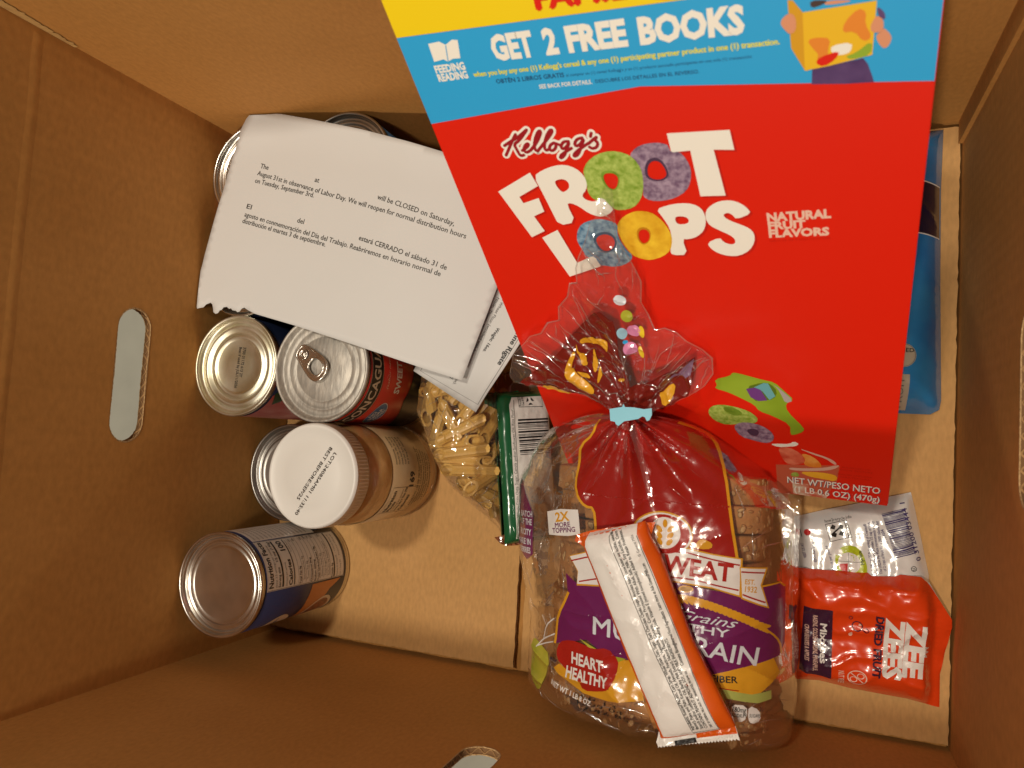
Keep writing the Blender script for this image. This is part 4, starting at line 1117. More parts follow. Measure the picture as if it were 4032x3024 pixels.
for i in range(NS):
    y0 = YS0+i*PIT+rs.uniform(-.0005, .0005); y1 = y0+PIT*.995
    sc = (.86 if i == 0 else .97 if i == NS-1 else 1.005)*rs.uniform(.985, 1.); dx = .341+rs.uniform(-.0018, .0018); tilt = rs.uniform(-.03, .05)
    V = []; n = len(SLs)
    for yy, q in ((y0, .84 if i == 0 else .988), (y0+(.009 if i == 0 else .0012), 1.), (y1-.0012, 1.), (y1, .988)):
        for x, z in SLs:
            zz = .0016+(z-.0016)*sc*(q if z > .01 else 1)
            wob = 1+.012*noise.noise(Vector((x*60, yy*90, z*60+i*9)))
            V.append((dx+x*q*wob, yy+tilt*zz*.25, zz*wob))
    F = [tuple(range(n)), tuple(range(4*n-1, 3*n-1, -1))]
    for k in range(3):
        for j in range(n):
            j2 = (j+1) % n; F.append((k*n+j, (k+1)*n+j, (k+1)*n+j2, k*n+j2))
    root = thing('bread_slice', ('heel slice of seeded brown bread nearest the near wall, inside the bag' if i == 0 else 'slice of seeded brown bread in the bag, %s from the twisted neck' % (['first', 'second', 'third', 'fourth', 'fifth', 'sixth', 'seventh', 'eighth', 'ninth', 'tenth'][NS-1-i])),
                 'bread slice', (.341, y0, .0016), 'slices of the bagged loaf')
    o = add('slice', V, F, M_CRUST, root)
    for p in o.data.polygons: p.use_smooth = len(p.vertices) == 4
    parts = []; fm = []
    heel = i == 0
    for k in range(110 if heel else 80):
        a = rs.uniform(0, 1)
        j = int(len(SLs)*.22+a*len(SLs)*.56); x, z = SLs[j]; x2, z2 = SLs[j+1]; fr = rs.random()
        if z < .06: continue
        tx, tz = x2-x, z2-z; l = math.hypot(tx, tz); nx, nz = -tz/l, tx/l
        if nx*x+nz*(z-.05) < 0: nx, nz = -nx, -nz
        x, z = x+tx*fr, z+tz*fr
        yy = rs.uniform(y0+.0012, y1-.0012)
        c = Vector((dx+x+nx*.0002, yy+tilt*z*.25, .0016+(z-.0016)*sc+nz*.0002))
        N_ = Vector((nx, 0, nz)); T1 = Vector((tx/l, 0, tz/l)); T2 = Vector((0, 1, 0)); an = rs.uniform(0, 3.14)
        oat = rs.random() < .35
        ln, wd = (rs.uniform(.0016, .0032), rs.uniform(.0011, .0018)) if oat else (rs.uniform(.0013, .0020), rs.uniform(.0006, .0009))
        ax = (T1*math.cos(an)+T2*math.sin(an))*ln; ay = (T2*math.cos(an)-T1*math.sin(an))*wd
        v, f = ellipsoid(c, ax, ay, N_*(.0007 if oat else .0008)); parts.append((v, f)); fm += [0 if oat else 1]*len(f)
    V, F = merge(*parts)
    so = add('seed_topping', V, F, [M_OAT, M_FLAX], root, fm, smooth=True); so['kind'] = 'stuff'

# --- print on the bag
def ffl(x, y, h):
    return (x/1000, y/1000, film_z(x/1000, y/1000)+.0003+h/1000)
def bprint(): return Print(ffl, L=1.4, step=.14)
G_ = dict(rough=.20, coat=.5, bump=.10, bscale=150)
M_BRED = mat('bag_red', (.30, .012, .008), **G_); M_BGOLD = mat('bag_gold', (.62, .30, .02), **G_); M_BPUR = mat('bag_purple', (.14, .012, .09), **G_)
M_BWHITE = mat('bag_white', (.72, .70, .68), **G_); M_BHEART = mat('bag_heart_red', (.36, .015, .01), **G_); M_BGREEN = mat('bag_pale_green', (.36, .40, .10), **G_)
M_BLEAF = mat('bag_leaf', (.30, .34, .03), col2=(.48, .44, .05), nscale=40, stretch=(1, .3, 1), **G_); M_BBLUEW = mat('bag_pale_lettering', (.62, .66, .72), **G_)
M_BINK = mat('bag_black', (.02, .015, .012), .4)
red = [(321.2, 193.5), (312, 192.3), (309.5, 183.1), (301.7, 176.8), (299.5, 166.5), (297.4, 153.5), (300.6, 145.3), (304.9, 140.7), (310.6, 140.6), (312.7, 129.2), (314.5, 108), (391.9, 113), (391.9, 121), (387, 145), (383.3, 166.5), (377.7, 180.7), (372.4, 187.2), (364.5, 190.7), (356, 193.0), (342.9, 194.6), (331, 195.0)]
P = bprint(); P.poly(M_BRED, red, lift=1)
P.line(M_BGOLD, smoothpts([(312, 192.3), (309.5, 183.1), (301.7, 176.8), (299.5, 166.5), (297.4, 153.5), (300.6, 145.3), (304.9, 140.7), (310.6, 140.6), (312.7, 129.2), (314, 112)], 1), 1.5, 2)
P.line(M_BGOLD, smoothpts([(391.9, 119), (387, 145), (383.3, 166.5), (377.7, 180.7), (372.4, 187.2), (364.5, 190.7), (356, 193)], 1), 1.5, 2)
P.build('red_panel', bread)
purp = [(294.3, 100.4), (302.5, 95.7), (345.2, 105.9), (393.3, 101.2), (407.5, 95.3), (403.3, 105.4), (413.5, 106.6), (416.2, 103.8), (416.6, 94.2), (416.9, 72.4), (414.4, 66.5), (396.3, 63), (380.8, 57.8), (364.6, 55.5), (335, 59.6), (322, 59.6), (309.7, 64.8), (287.2, 56.7), (288.7, 72.1), (296.1, 89.7)]
P = bprint(); P.poly(M_BPUR, purp, lift=2)
P.line(M_BGOLD, [(296.6, 89.7), (289.2, 72.1), (287.6, 56.9)], 1.6, 3); P.line(M_BGOLD, [(403.3, 105.4), (413.5, 106.6), (416.2, 103.8)], 1.0, 3)
P.line(M_BGOLD, smoothpts([(404, 84), (410, 80), (414.5, 74), (415.5, 67)], 1), .9, 3)
ear = smoothpts([(350, 95.5), (358.6, 96.4), (369.5, 96.4), (379.4, 94.4), (389, 91.5), (397.7, 88), (407.2, 82.9)], 2)
for k, (x, y) in enumerate(ear[::1]):
    a = -.15-.022*k*.55
    P.disc(M_BGOLD, (x, y+.9), 2.6, 3+.6*(k % 3), 10, 1.0, a+.45); P.disc(M_BGOLD, (x, y-.9), 2.6, 3.3+.6*(k % 3), 10, .9, a-.45)
P.disc(M_BGOLD, (365.5, 101.6), 4.2, 3, 18, 1.9, .1); P.disc(M_OAT, (365.5, 101.6), 3.4, 4, 18, 1.3, .1)
P.text(M_BBLUEW, 'Grains', (361.6, 85.8), (393.2, 83.4), 5.0, shear=.5, lift=4)
P.text(M_BBLUEW, 'HEALTHY', (341, 81.0), (389.1, 78.4), 4.0, bold=.01, lift=4)
P.text(M_BBLUEW, 'RAIN', (371.1, 68.5), (403.2, 63.6), 9.0, bold=.012, lift=4)
P.text(M_BBLUEW, 'MULTIG', (314.1, 69.2), (369.0, 68.6), 10.2, bold=.012, lift=4)
P.build('purple_panel', bread)
P = bprint()
for ol in ([(296.5, 110.6), (306.8, 114.2), (330, 120), (330, 99), (302.5, 95.7), (302.6, 103)], [(326, 121.4), (344.4, 123.1), (365.9, 123.4), (378.3, 121.4), (393.4, 120.1), (393.3, 100.9), (379, 104.3), (345.2, 105.9), (326, 102)]):
    cx = sum(p[0] for p in ol)/len(ol); cy = sum(p[1] for p in ol)/len(ol)
    P.poly(M_BGOLD, [(cx+(x-cx)*1.03, cy+(y-cy)*1.09) for x, y in ol], lift=3.0); P.poly(M_BWHITE, ol, lift=4.0)
est = [(393.6, 115.6), (406.1, 114.9), (403.7, 106.2), (407.6, 94.8), (394.9, 99.9)]
P.poly(M_BGOLD, [(393.0, 116.2), (407.0, 115.6), (404.5, 106.2), (408.5, 93.6), (394.3, 99.2)], lift=5); P.poly(M_BWHITE, est, lift=6)
P.line(M_BHEART, [(394, 113.6), (405.6, 112.8)], .8, 7); P.line(M_BHEART, [(395, 101.4), (406.6, 97)], .8, 7)
P.text(M_BGOLD, 'EST.', (395.9, 107.0), (400.9, 106.6), 2.6, bold=.02, lift=7); P.text(M_BGOLD, '1932', (396, 102.9), (402, 102.4), 3.0, bold=.02, lift=7)
P.line(M_BHEART, [(297.5, 108.2), (307, 111.6), (330, 117.8), (345, 120.8), (366, 121.4), (378.4, 119.1), (393.1, 117)], .8, 5)
P.line(M_BHEART, [(303.6, 97.2), (313.8, 100.3), (330, 104.3), (345.2, 107.3), (370.7, 107.1), (392.9, 103.5)], .8, 5)
P.text(M_BHEART, 'WEAT', (352.4, 110.0), (389.6, 108.0), 9.0, bold=.03, lift=5); P.text(M_BHEART, 'ORO', (318, 107.5), (350, 109.6), 9.0, bold=.03, lift=5)
P.build('banner', bread)
P = bprint()
c0 = (352.8, 130.9)
P.disc(M_BGOLD, (351.5, 130.5), 16.8, 3.0, 36, 12.2); P.disc(M_BWHITE, (351.5, 130.2), 16.2, 4.0, 36, 11.6)
P.disc(M_BHEART, (352, 130.2), 14.6, 4.8, 36, 10.8); P.disc(M_BWHITE, c0, 8.7, 5.6, 32)
for dx, dy, an in ((0, 5.2, 1.57), (-3.2, 2.0, 2.3), (3.2, 2.4, .8), (-3.0, -1.4, 2.3), (3.2, -1.2, .8), (-2.6, -4.8, 2.2), (2.9, -4.8, .9)):
    P.disc(M_BGOLD, (c0[0]+dx, c0[1]+dy), 2.3, 6.6, 14, 1.35, an)
P.poly(M_BGOLD, smoothloop([(369.2, 124.8), (371.1, 128.8), (373.9, 129.8), (378.9, 127.7), (378.2, 124.6), (372.5, 124.0)], 1), lift=3.4)
P.build('brand_emblem', bread)
P = bprint()
P.poly(M_BWHITE, [(277.6, 134.4), (288, 137.4), (300.5, 138.5), (301.3, 132.7), (302.8, 124.5), (294.6, 122.2), (280.6, 121)], lift=2)
P.text(M_BGOLD, '2X', (285.1, 129.4), (295.2, 131.6), 5.2, bold=.03, lift=3); P.text(M_BPUR, 'MORE', (285.2, 125.9), (295.8, 128.0), 2.8, bold=.02, lift=3); P.text(M_BPUR, 'TOPPING', (283.4, 122.4), (299.4, 125.4), 2.8, bold=.02, lift=3)
P.build('topping_badge', bread)
P = bprint()
P.poly(M_BPUR, [(247, 152), (252, 150), (256, 143), (262, 135), (265, 129), (266.5, 106), (260, 101), (249, 105), (246, 125)], lift=2)
for i, (s, y) in enumerate((('BATCH', 128.5), ('OF THE', 123.5), ('RICITY', 117.0), ('ARE IN', 111.0), ('BERRIES', 105.5))):
    P.text(M_BBLUEW, s, (251.5, y-1), (264.2, y+.2), 3.6, bold=.02, lift=3)
P.build('side_panel', bread)
P = bprint()
P.poly(M_BGOLD, [(288.1, 43.1), (291.7, 46.2), (306.8, 41.8), (325.8, 41.3), (330.5, 58.7), (342.1, 60), (353.4, 40.7), (325, 33.9), (309.1, 34.2)], lift=2)
P.poly(M_BLEAF, [(305, 64.2), (322, 59.8), (335, 59.8), (330.4, 57), (314, 59.5)], lift=2.4)
P.poly(M_BHEART, smoothloop([(288.8, 51.6), (290.9, 58.8), (299, 62.1), (307.8, 61.7), (314, 60.5), (323.7, 63.4), (330.5, 58.7), (330, 50), (325.8, 41.3), (321.1, 38.8), (309.1, 35.6), (306.8, 41.8), (291.7, 46.2)], 1), lift=3)
P.text(M_BWHITE, 'HEART', (300.4, 49.2), (321.6, 49.6), 6.2, bold=.03, lift=4); P.text(M_BWHITE, 'HEALTHY', (297.4, 41.0), (325.3, 42.0), 5.6, bold=.03, lift=4)
P.text(M_BWHITE, 'NET WT 1 LB 8 OZ', (286.4, 32.6), (313.5, 27.2), 3.2, bold=.02, lift=3)
P.build('heart_badge', bread)
P = bprint()
P.poly(M_BGOLD, [(360, 55.5), (368.7, 56.5), (380.8, 57.8), (396.3, 63), (411.6, 66), (415.3, 57.5), (406, 48.9), (401.4, 48.2), (381.8, 52.1), (366, 51.2)], lift=2)
P.poly(M_BGREEN, [(366, 51.2), (381.8, 52.1), (401.4, 48.2), (411, 49.4), (411.2, 44.2), (404.6, 43.3), (391.5, 45.8), (368, 46.7)], lift=2)
P.text(M_BINK, 'FIBER', (381, 54.2), (394.4, 54.6), 3.4, bold=.02, lift=3); P.line(M_BHEART, [(376, 52.0), (395, 50.4)], .5, 3)
for s in ([(391.2, 43.3), (399.3, 42.7), (399.5, 35.8), (395.7, 33.6), (391.4, 35.6)], [(400.1, 42.6), (405.5, 39.7), (406.5, 34.1), (401.9, 32.7), (399.9, 35.7)]): P.poly(M_BWHITE, smoothloop(s, 1), lift=3)
P.text(M_BINK, '180mg', (392.2, 39.6), (398.8, 38.9), 2.6, bold=.01, lift=4); P.text(M_BINK, 'SODIUM', (392, 36.9), (399, 36.3), 1.8, bold=.01, lift=4); P.text(M_BINK, 'SUGARS', (400.6, 36.4), (406, 36.0), 1.7, bold=.01, lift=4)
P.build('nutrition_badges', bread)
P = bprint()
P.poly(M_BLEAF, smoothloop([(264.5, 50), (269.1, 52.5), (285.3, 47.8), (279.3, 30), (272, 20), (268, 24), (264, 36)], 1), lift=2)
for l in ([(270, 48), (277.2, 55.9), (286.8, 62.1)], [(271.2, 49), (278.9, 53.7), (285.8, 57.1)], [(277, 56), (279.6, 65.4), (286.2, 71.3)], [(279.6, 65.4), (276, 70)]): P.stroke(M_BWHITE, smoothpts(l, 1), .7, 3)
P.build('leaf_print', bread)
P = bprint()
for i, s in enumerate(('SEP 13', '1399 04', '7:42 85')): P.text(M_BINK, s, (302+i*3, 30-i*3.3), (330+i*4, 30.4-i*2.6), 2.2)
P.build('date_code', bread)

# --- gathered tail above the clip, resting on the carton
NKu, NKv = 65.5, 90.
def tail_h(u, v):
    r = math.hypot(u-NKu, v-NKv); ps = math.atan2(u-NKu, v-NKv+6)
    h = 5.5+14.5*math.exp(-r/20.)
    amp = min(4.2, .16*r)*(.35+.65*math.exp(-r/75))
    h += amp*(.55*math.sin(6*ps+.6)+.45*math.sin(11*ps+2.0)+.28*math.sin(19*ps+r*.03))
    h += .9*fbm(u/12, v/12, 3)+1.9*ridge(u/20+v/60, v/34, 2)+.8*ridge(u/11, v/13+u/40, 5)
    return max(1.3, h)
def ftail(u, v, h): return tuple(fc(u, v, tail_h(u, v)+h))
TO = [(58, 89), (52.7, 86.4), (38.6, 85.4), (26.7, 87.5), (4.2, 89.3), (-12.9, 91.8), (-11, 103), (-5.9, 113.3), (-1, 124), (7.3, 131.2), (14, 139), (21.3, 141.8), (27, 149), (33.6, 150), (36, 160), (43.1, 167.8), (46, 176), (52.1, 180), (54, 190), (57.3, 197.3), (63, 207), (67, 216), (71.3, 220.2), (74, 230), (78.9, 236.2), (81.4, 234.5), (80, 220), (77.2, 206.1), (82, 197), (83.6, 188.3), (85.2, 180.9), (83, 168), (84.9, 159.3), (86.6, 147.4), (92, 149), (97.9, 146.9), (102, 140.8), (109, 134), (113.1, 126.3), (113.3, 118), (108, 109), (99, 101.1), (85, 93.4), (75, 89.6), (70, 88.6)]
Pp, T, D_ = patch(TO, 1.9)
def rev(V, T, N):
    A_, B_, C_ = (Vector(V[i]) for i in T[0])
    return T
V = [ftail(u, v, 0) for u, v in Pp]
M_TFILM = film_mat('bag_tail_film', (.99, .98, .96), gloss=.16, rough=.07, bump=.35, bscale=55, haze=.035)
add('gathered_tail', V, T, M_TFILM, bread, smooth=True)
rc = random.Random(14); LN = []
for k in range(46):
    a = rc.uniform(.12, 3.02); r0 = rc.uniform(6, 60); x, y = NKu+r0*math.cos(a), NKv+r0*math.sin(a)
    LN.append(wander(rc, x, y, a+rc.uniform(-.2, .2), rc.uniform(14, 48), 1.6, .12))
for k in range(44):
    LN.append(wander(rc, rc.uniform(-8, 112), rc.uniform(92, 200), rc.uniform(0, 6.28), rc.uniform(6, 22), 1.5, .35))
for k in range(10): LN.append(wander(rc, rc.uniform(55, 80), rc.uniform(170, 215), 1.4+rc.uniform(-.4, .4), rc.uniform(12, 36), 1.6, .2))
LN = [[p for p in l if inside(TO, *p)] for l in LN]; LN = [l for l in LN if len(l) > 4]
creases('tail_fold_glints', lambda u, v, h: ftail(u, v, h), LN, M_FOLDGLINT, bread, .6, .6)
# the doubled hem round the mouth of the bag
creases('tail_hem', lambda u, v, h: ftail(u, v, h), [TO[5:24], TO[25:44]], M_FOLDGLINT, bread, 1.0, .4)
M_BMAR = mat('bag_maroon', (.15, .011, .008), **G_)
P = Print(ftail, L=1.6, step=.14)
P.poly(M_BMAR, [(-10.2, 92.3), (6, 107), (23.7, 122.8), (37.7, 138.3), (56.6, 159.3), (59.4, 160.1), (66.3, 155.6), (66.5, 146.2), (65.4, 132.7), (66.7, 125.1), (67.9, 108.2), (75.3, 109.1), (85.9, 114.3), (104.1, 125.8), (102, 112), (99, 101.6), (83.8, 93.6), (70, 89.4), (58, 89.6), (50, 87.2), (27.3, 88.2), (5.5, 91.7)], lift=1.5)
for k in ([(41.4, 134.7), (46.3, 138.5), (52.7, 139.7), (56.9, 138.9), (59.7, 136.8), (57.1, 128.1), (55.6, 132.7), (51.6, 134.7), (45.6, 133.4), (42.2, 132)],
          [(38.1, 130.5), (39.2, 128.2), (35.3, 120.6), (33.7, 112.9), (36.3, 109), (41.6, 106.1), (45.4, 102.3), (43.9, 98.2), (39.7, 98.1), (33.1, 100.9), (28.8, 105.6), (27.8, 111.5), (32, 120.3)],
          [(39.1, 134.5), (41, 128.3), (43.9, 126.2), (44.9, 119.4), (41.4, 120.3), (40.9, 125.1)], [(49.4, 132.2), (49.8, 121.9), (49.4, 116.2), (47.4, 113.9), (46.6, 119.2)], [(36, 116.1), (43.4, 116.4), (45.8, 111.7), (40.6, 112)], [(50.8, 118.8), (51.7, 112.3), (49.1, 108.2), (48.6, 111.1)],
          [(5.5, 91.7), (10.2, 94.6), (16.9, 95.8), (22.8, 94.3), (27.5, 88.6), (13.4, 88.4)], [(81.5, 99.8), (86.5, 103.8), (91.6, 105.6), (91, 101), (85, 94.4)], [(60.5, 110.7), (65.9, 115.4), (65.8, 113.4), (61.4, 109.6)]):
    P.poly(M_BGOLD, smoothloop(list(k), 1), lift=5)
P.build('tail_red_print', bread)
M_LAVSHEEN = mat('bag_lavender_sheen', (.20, .12, .20), rough=.15, coat=.5)  # purple back of the film, its lavender sheen put into the colour
M_DPINK = mat('bag_pink', (.62, .22, .40), **G_); M_DBLUE = mat('bag_light_blue', (.30, .52, .66), **G_); M_DYEL = mat('bag_yellow', (.74, .52, .03), **G_)
P = Print(ftail, L=1.6, step=.14)
P.poly(M_LAVSHEEN, [(92.2, 113.4), (103.6, 125.0), (100.4, 112.7), (87.2, 108.8)], lift=3)
P.disc(M_DPINK, (75.2, 146.5), 3.5, 2, 16, 4.1); P.disc(M_DPINK, (72.1, 135.2), 3.8, 2, 16, 4.4); P.disc(M_DBLUE, (69.3, 146.1), 2.6, 2, 16, 4); P.disc(M_CBLUE, (70.1, 139.9), 1.4, 2, 12)
P.disc(M_DYEL, (79.2, 145.6), 1.5, 2, 14, 4); P.disc(M_DYEL, (77.2, 132.1), 1.5, 2, 14, 4.4); P.disc(M_BBLUEW, (72, 168.2), 3.2, 2, 16, 3.6); P.disc(M_BLEAF, (73.5, 157), 3.0, 2, 16, 4)
P.build('tail_dots', bread)
# --- bread clip
M_CLIP = mat('clip_plastic', (.20, .52, .66), .35, coat=.2)
CL = ([(322.7, 197.3), (329.2, 198.5), (329.6, 200.1), (330.6, 198.5), (335, 198.5), (340.4, 197.9), (344.4, 198.5), (344.7, 195.4), (343.7, 193), (342.4, 192.5), (341.3, 194.2), (339.9, 194.6), (338, 193.3), (330.9, 191.9), (329.2, 190.5), (328.1, 189.6), (326.7, 190.4), (326.2, 191.4), (323.7, 191.8)])
CL = [(333.5+(x-333.5)*1.08, 195+(y-195)*1.2) for x, y in CL]
Pp, T = tess(CL); n = len(Pp)
V = [(x/1000, y/1000, .1385-(y-195)*.0002) for x, y in Pp]; V += [(x, y, z-.0009) for x, y, z in V]
F = list(T)+[(a+n, c+n, b+n) for a, b, c in T]+[(i+n, (i+1) % n+n, (i+1) % n, i) for i in range(n)]
add('bread_clip', V, F, M_CLIP, bread)

# ================================================================ snack bar on the loaf
BO = Vector((.36530, .02086)); BE = Vector((-.33357, .94272)); BV = Vector((-.94272, -.33357))
bar = thing('snack_bar', 'orange and white wrapped snack bar, ingredient side up, lying across the bread', 'snack bar', (.352, .075, .124))
M_ORW = mat('wrapper_orange', (.72, .115, .008), .26, col2=(.64, .09, .006), nscale=25, coat=.35, bump=.12, bscale=90)
M_WHW = mat('wrapper_white', (.76, .74, .71), .42, coat=.12, bump=.06, bscale=70)
def interp(x, tab):
    if x <= tab[0][0]: return tab[0][1]
    for (a, b), (c, d) in zip(tab, tab[1:]):
        if x <= c: return b+(d-b)*(x-a)/(c-a)
    return tab[-1][1]
LE = [(5, 7.5), (8, 7), (16.5, 8), (57, 13.8), (112, 20.0), (117, 20.5)]
RE = [(5, -33), (9.6, -32.6), (31, -28.8), (51, -25.0), (97, -21.2), (109, -18.8), (117, -18)]
def bar_z(u, v):
    l, r = interp(u, LE), interp(u, RE); s = clamp((v-(l+r)/2)/((l-r)/2), -.999, .999)
    e = clamp((u-4)/16)*clamp((118-u)/9)
    e = math.sqrt(max(0, 1-(1-e)**2))
    f = (1-abs(s)**3.0)**(1/3.0)
    return .1290+.0085*f*e+.0010*ridge(u/26, v/15, 3)*f*e+.0005*fbm(u/14, v/14)
def fbar(u, v, h):
    p = BO+BE*(u/1000)+BV*(v/1000); return (p.x, p.y, bar_z(u, v)+h/1000)
NU, NV = 74, 34
V = []; F = []
for top_ in (1, 0):
    for i in range(NU+1):
        u = 5+112*i/NU; l, r = interp(u, LE), interp(u, RE)
        for j in range(NV+1):
            s = -math.cos(math.pi*j/NV); v = (l+r)/2+s*(l-r)/2; p = BO+BE*(u/1000)+BV*(v/1000)
            V.append((p.x, p.y, bar_z(u, v) if top_ else min(.1240+.0046*abs(2*j/NV-1)**6, bar_z(u, v)-.0003)))
K = (NU+1)*(NV+1)
for i in range(NU):
    for j in range(NV):
        a = i*(NV+1)+j; b = a+NV+1
        F += [(a, a+1, b+1, b), (K+a, K+b, K+b+1, K+a+1)]
wr = add('wrapper', V, F, M_ORW, bar, smooth=True)
def plate(name, ol, z0, M, parent, th=.0004, dz=lambda u, v: 0.):
    Pp, T = tess(ol); Pp, T = splitlong(Pp, T, 3.); V = []
    for u, v in Pp:
        p = BO+BE*(u/1000)+BV*(v/1000); V.append((p.x, p.y, z0+dz(u, v)))
    o = add(name, V, T, M, parent)
    m_ = o.modifiers.new('thickness', 'SOLIDIFY'); m_.thickness = th
    return o
crd = lambda u, v: .0003*math.sin(u*2.6)
zz = []
v = 10.2; k = 0
while v > -33:
    zz.append((.2-(10.2-v)/43.2*2.4+(.7 if k % 2 else 0), v)); v -= .85; k += 1
plate('end_crimp', [(9, 6.8), (3.2, 10.4)]+zz+[(-2.3, -33), (9.6, -32.8)], .1292, M_WHW, bar, dz=crd)
plate('end_crimp', [(109, -18.6), (113.3, -21.7), (115.1, -23), (116.9, -14), (119.4, 14.3), (119.2, 22.6), (116.2, 24.4), (110, 19)], .1292, M_ORW, bar, dz=lambda u, v: .0004*math.sin(v*1.1))
def fcr(u, v, h):
    p = BO+BE*(u/1000)+BV*(v/1000); return (p.x, p.y, .1292+crd(u, v)+.0003+h/1000)
P = Print(fcr, L=2, step=.1)
P.poly(M_INKBLACK, [(2.4, .7), (2.5, -10.9), (0, -11), (0.0, .7)]); P.poly(M_ORW, [(9.2, -12), (2.0, -11.6), (1.2, -32.8), (9.4, -32.6)])
P.build('crimp_print', bar)
P = Print(fbar, L=2.2, step=.10)
P.poly(M_WHW, [(118.6, 14.4), (114.7, 17.1), (111.8, 18.0), (84, 14.8), (57.3, 11.6), (16.5, 6.0), (6, 5.0), (5.4, -11.2), (5.6, -25.2), (22, -22.5), (59.3, -18.8), (85, -16), (111.6, -12.6), (117, -14.0)], lift=2)
P.build('white_panel', bar)
P = Print(fbar, L=3, step=.10)
P.line(M_TXT, [(116.5, .4), (114, 2.6), (111.3, 2.9), (54.3, -3.9), (11.3, -10.8), (6.2, -11.4), (6.0, -25.0), (22, -22.2), (59.3, -18.5), (111, -12.3)], .32, 4)
LNS = [('Ingredients: Roasted Peanuts, Corn Syrup, Whole Grain Oats, Sugar,', 'Dark Chocolate Chunks (sugar, chocolate liquor, cocoa butter, soy lecithin, natural'),
       ('flavor), Palm and Palm Kernel Oil, Almonds, Fructose, Vegetable', 'Glycerin, Cocoa Processed With Alkali, Salt, Milk, Soy Lecithin, Corn'),
       ('Starch and/or Sunflower Oil, Barley Malt Extract, Natural Flavor,', 'Baking Soda, Vitamin E (mixed tocopherols) Added to Retain Freshness.'),
       ('CONTAINS PEANUT, ALMOND, SOY, AND MILK INGREDIENTS.', ''), ('DIST. BY GENERAL MILLS SALES, INC., MINNEAPOLIS, MN 55440 USA', 'Contains Bioengineered Food Ingredients  Learn more at Ask.GeneralMills.com')]
for k, (a, b) in enumerate(LNS):
    o1 = -2.35*k; o2 = -2.55*k
    P.text(M_TXT, a, (8, -13.0+o1), (56 if k < 4 else 38, -5.8+o1*1.02 if k < 4 else -8.6+o1), 1.75 if k < 4 else 1.2, bold=.02, lift=4)
    if b: P.text(M_TXT, b, (57 if k < 4 else 41, -5.7+o1*1.02 if k < 4 else -8.2+o1), (116 if k < 4 else 96, .2+o2 if k < 4 else -2.4+o2), 1.75, bold=.02, lift=4)
P.text(M_TXT, '© General Mills', (100, -12.0), (112, -10.6), 1.5, lift=4)
P.build('ingredients_text', bar)
# the wrapper's brown window of nuts beside the near crimp
M_CHOC = mat('print_nuts', (.05, .02, .012), .35, col2=(.45, .20, .06), nscale=90, ndetail=2, ramp=(.52, .60), coat=.4)
plate('nut_picture', [(9, 6.6), (3.2, 10.2), (22, 12.5), (30, 11.5), (22, 7.4)], .1262, M_CHOC, bar, dz=lambda u, v: -.0022*max(0, (v-7)/5))

# ================================================================ green snack bar between pasta and bread
GA = Vector((.24192, .1051, .0500)); GU = Vector((-.1191, .99267, .02049)); GW = Vector((.59797, .08819, -.79665)); GN = Vector((.79262, .08262, .60409))
gbar = thing('green_snack_bar', 'green and white wrapped snack bar with barcode, tucked between pasta bag and bread', 'snack bar', (.25, .155, .0))
M_GRW = mat('wrapper_green', (.008, .10, .035), .22, coat=.5, bump=.12, bscale=90); M_BRW = mat('wrapper_brown', (.15, .035, .012), .22, col2=(.30, .10, .04), nscale=90, coat=.5)
def gth(w, u):
    s = clamp((w-14)/21.5, -.999, .999); e = clamp((u+1)/9)*clamp((107-u)/10); e = math.sqrt(max(0, 1-(1-e)**2))
    return (1-abs(s)**3.4)**(1/3.4)*e
def fgb(w, u, h):
    t = gth(w, u); p = GA+GW*(w/1000)+GU*(u/1000)+GN*((t-1)*.0095+.0006*fbm(w/9, u/9, 2)*t+h/1000)
    return tuple(p)
V = []; F = []; NU, NV = 60, 30
for sgn in (1, -1):
    for i in range(NU+1):
        u = -1+108*i/NU
        for j in range(NV+1):
            w = 14-21.5*math.cos(math.pi*j/NV); t = gth(w, u)
            V.append(GA+GW*(w/1000)+GU*(u/1000)+GN*((t-1)*.0095+.0006*fbm(w/9, u/9, 2)*t) if sgn > 0 else GA+GW*(w/1000)+GU*(u/1000)+GN*(-.0095-.0080*t))
K = (NU+1)*(NV+1)
for i in range(NU):
    for j in range(NV):
        a = i*(NV+1)+j; b = a+NV+1
        F += [(a, a+1, b+1, b), (K+a, K+b, K+b+1, K+a+1)]
add('wrapper', V, F, M_GRW, gbar, smooth=True)
P = Print(fgb, L=2.5, step=.10)
P.poly(M_WHW, [(-1.5, 3), (-1.2, 97), (1.2, 102), (33, 103), (33, 3)], lift=1.5)
P.line(M_INKGREY, [(1.9, 3), (2.2, 100)], .5, 2.5)
P.text(M_TXT, 'Ingredients: Whole Grain Oats, Sugar, Canola and/or Sunflower Oil, Rice Flour,', (1.3, 4), (1.5, 94), 2.0, lift=3)
yb = 61.0; rb = random.Random(3)
while yb < 87:
    h = rb.choice([.45, .45, .8, 1.3]); P.poly(M_INKBLACK, [(4.6, yb), (32, yb+.3), (32, yb+h+.3), (4.6, yb+h)], lift=2.6); yb += h+rb.choice([.4, .5, .9])
P.line(M_INKBLACK, [(6.2, 95), (26.8, 95), (26.8, 103.2)], .4, 2.6); P.line(M_INKBLACK, [(6.2, 95), (6.2, 103)], .4, 2.6)
P.text(M_INKBLACK, 'Recycle If', (8.2, 95.8), (8.2, 102.6), 1.7, bold=.01, lift=2.6); P.text(M_INKBLACK, 'Clean & Dry', (10.6, 95.8), (10.6, 102.6), 1.7, bold=.01, lift=2.6)
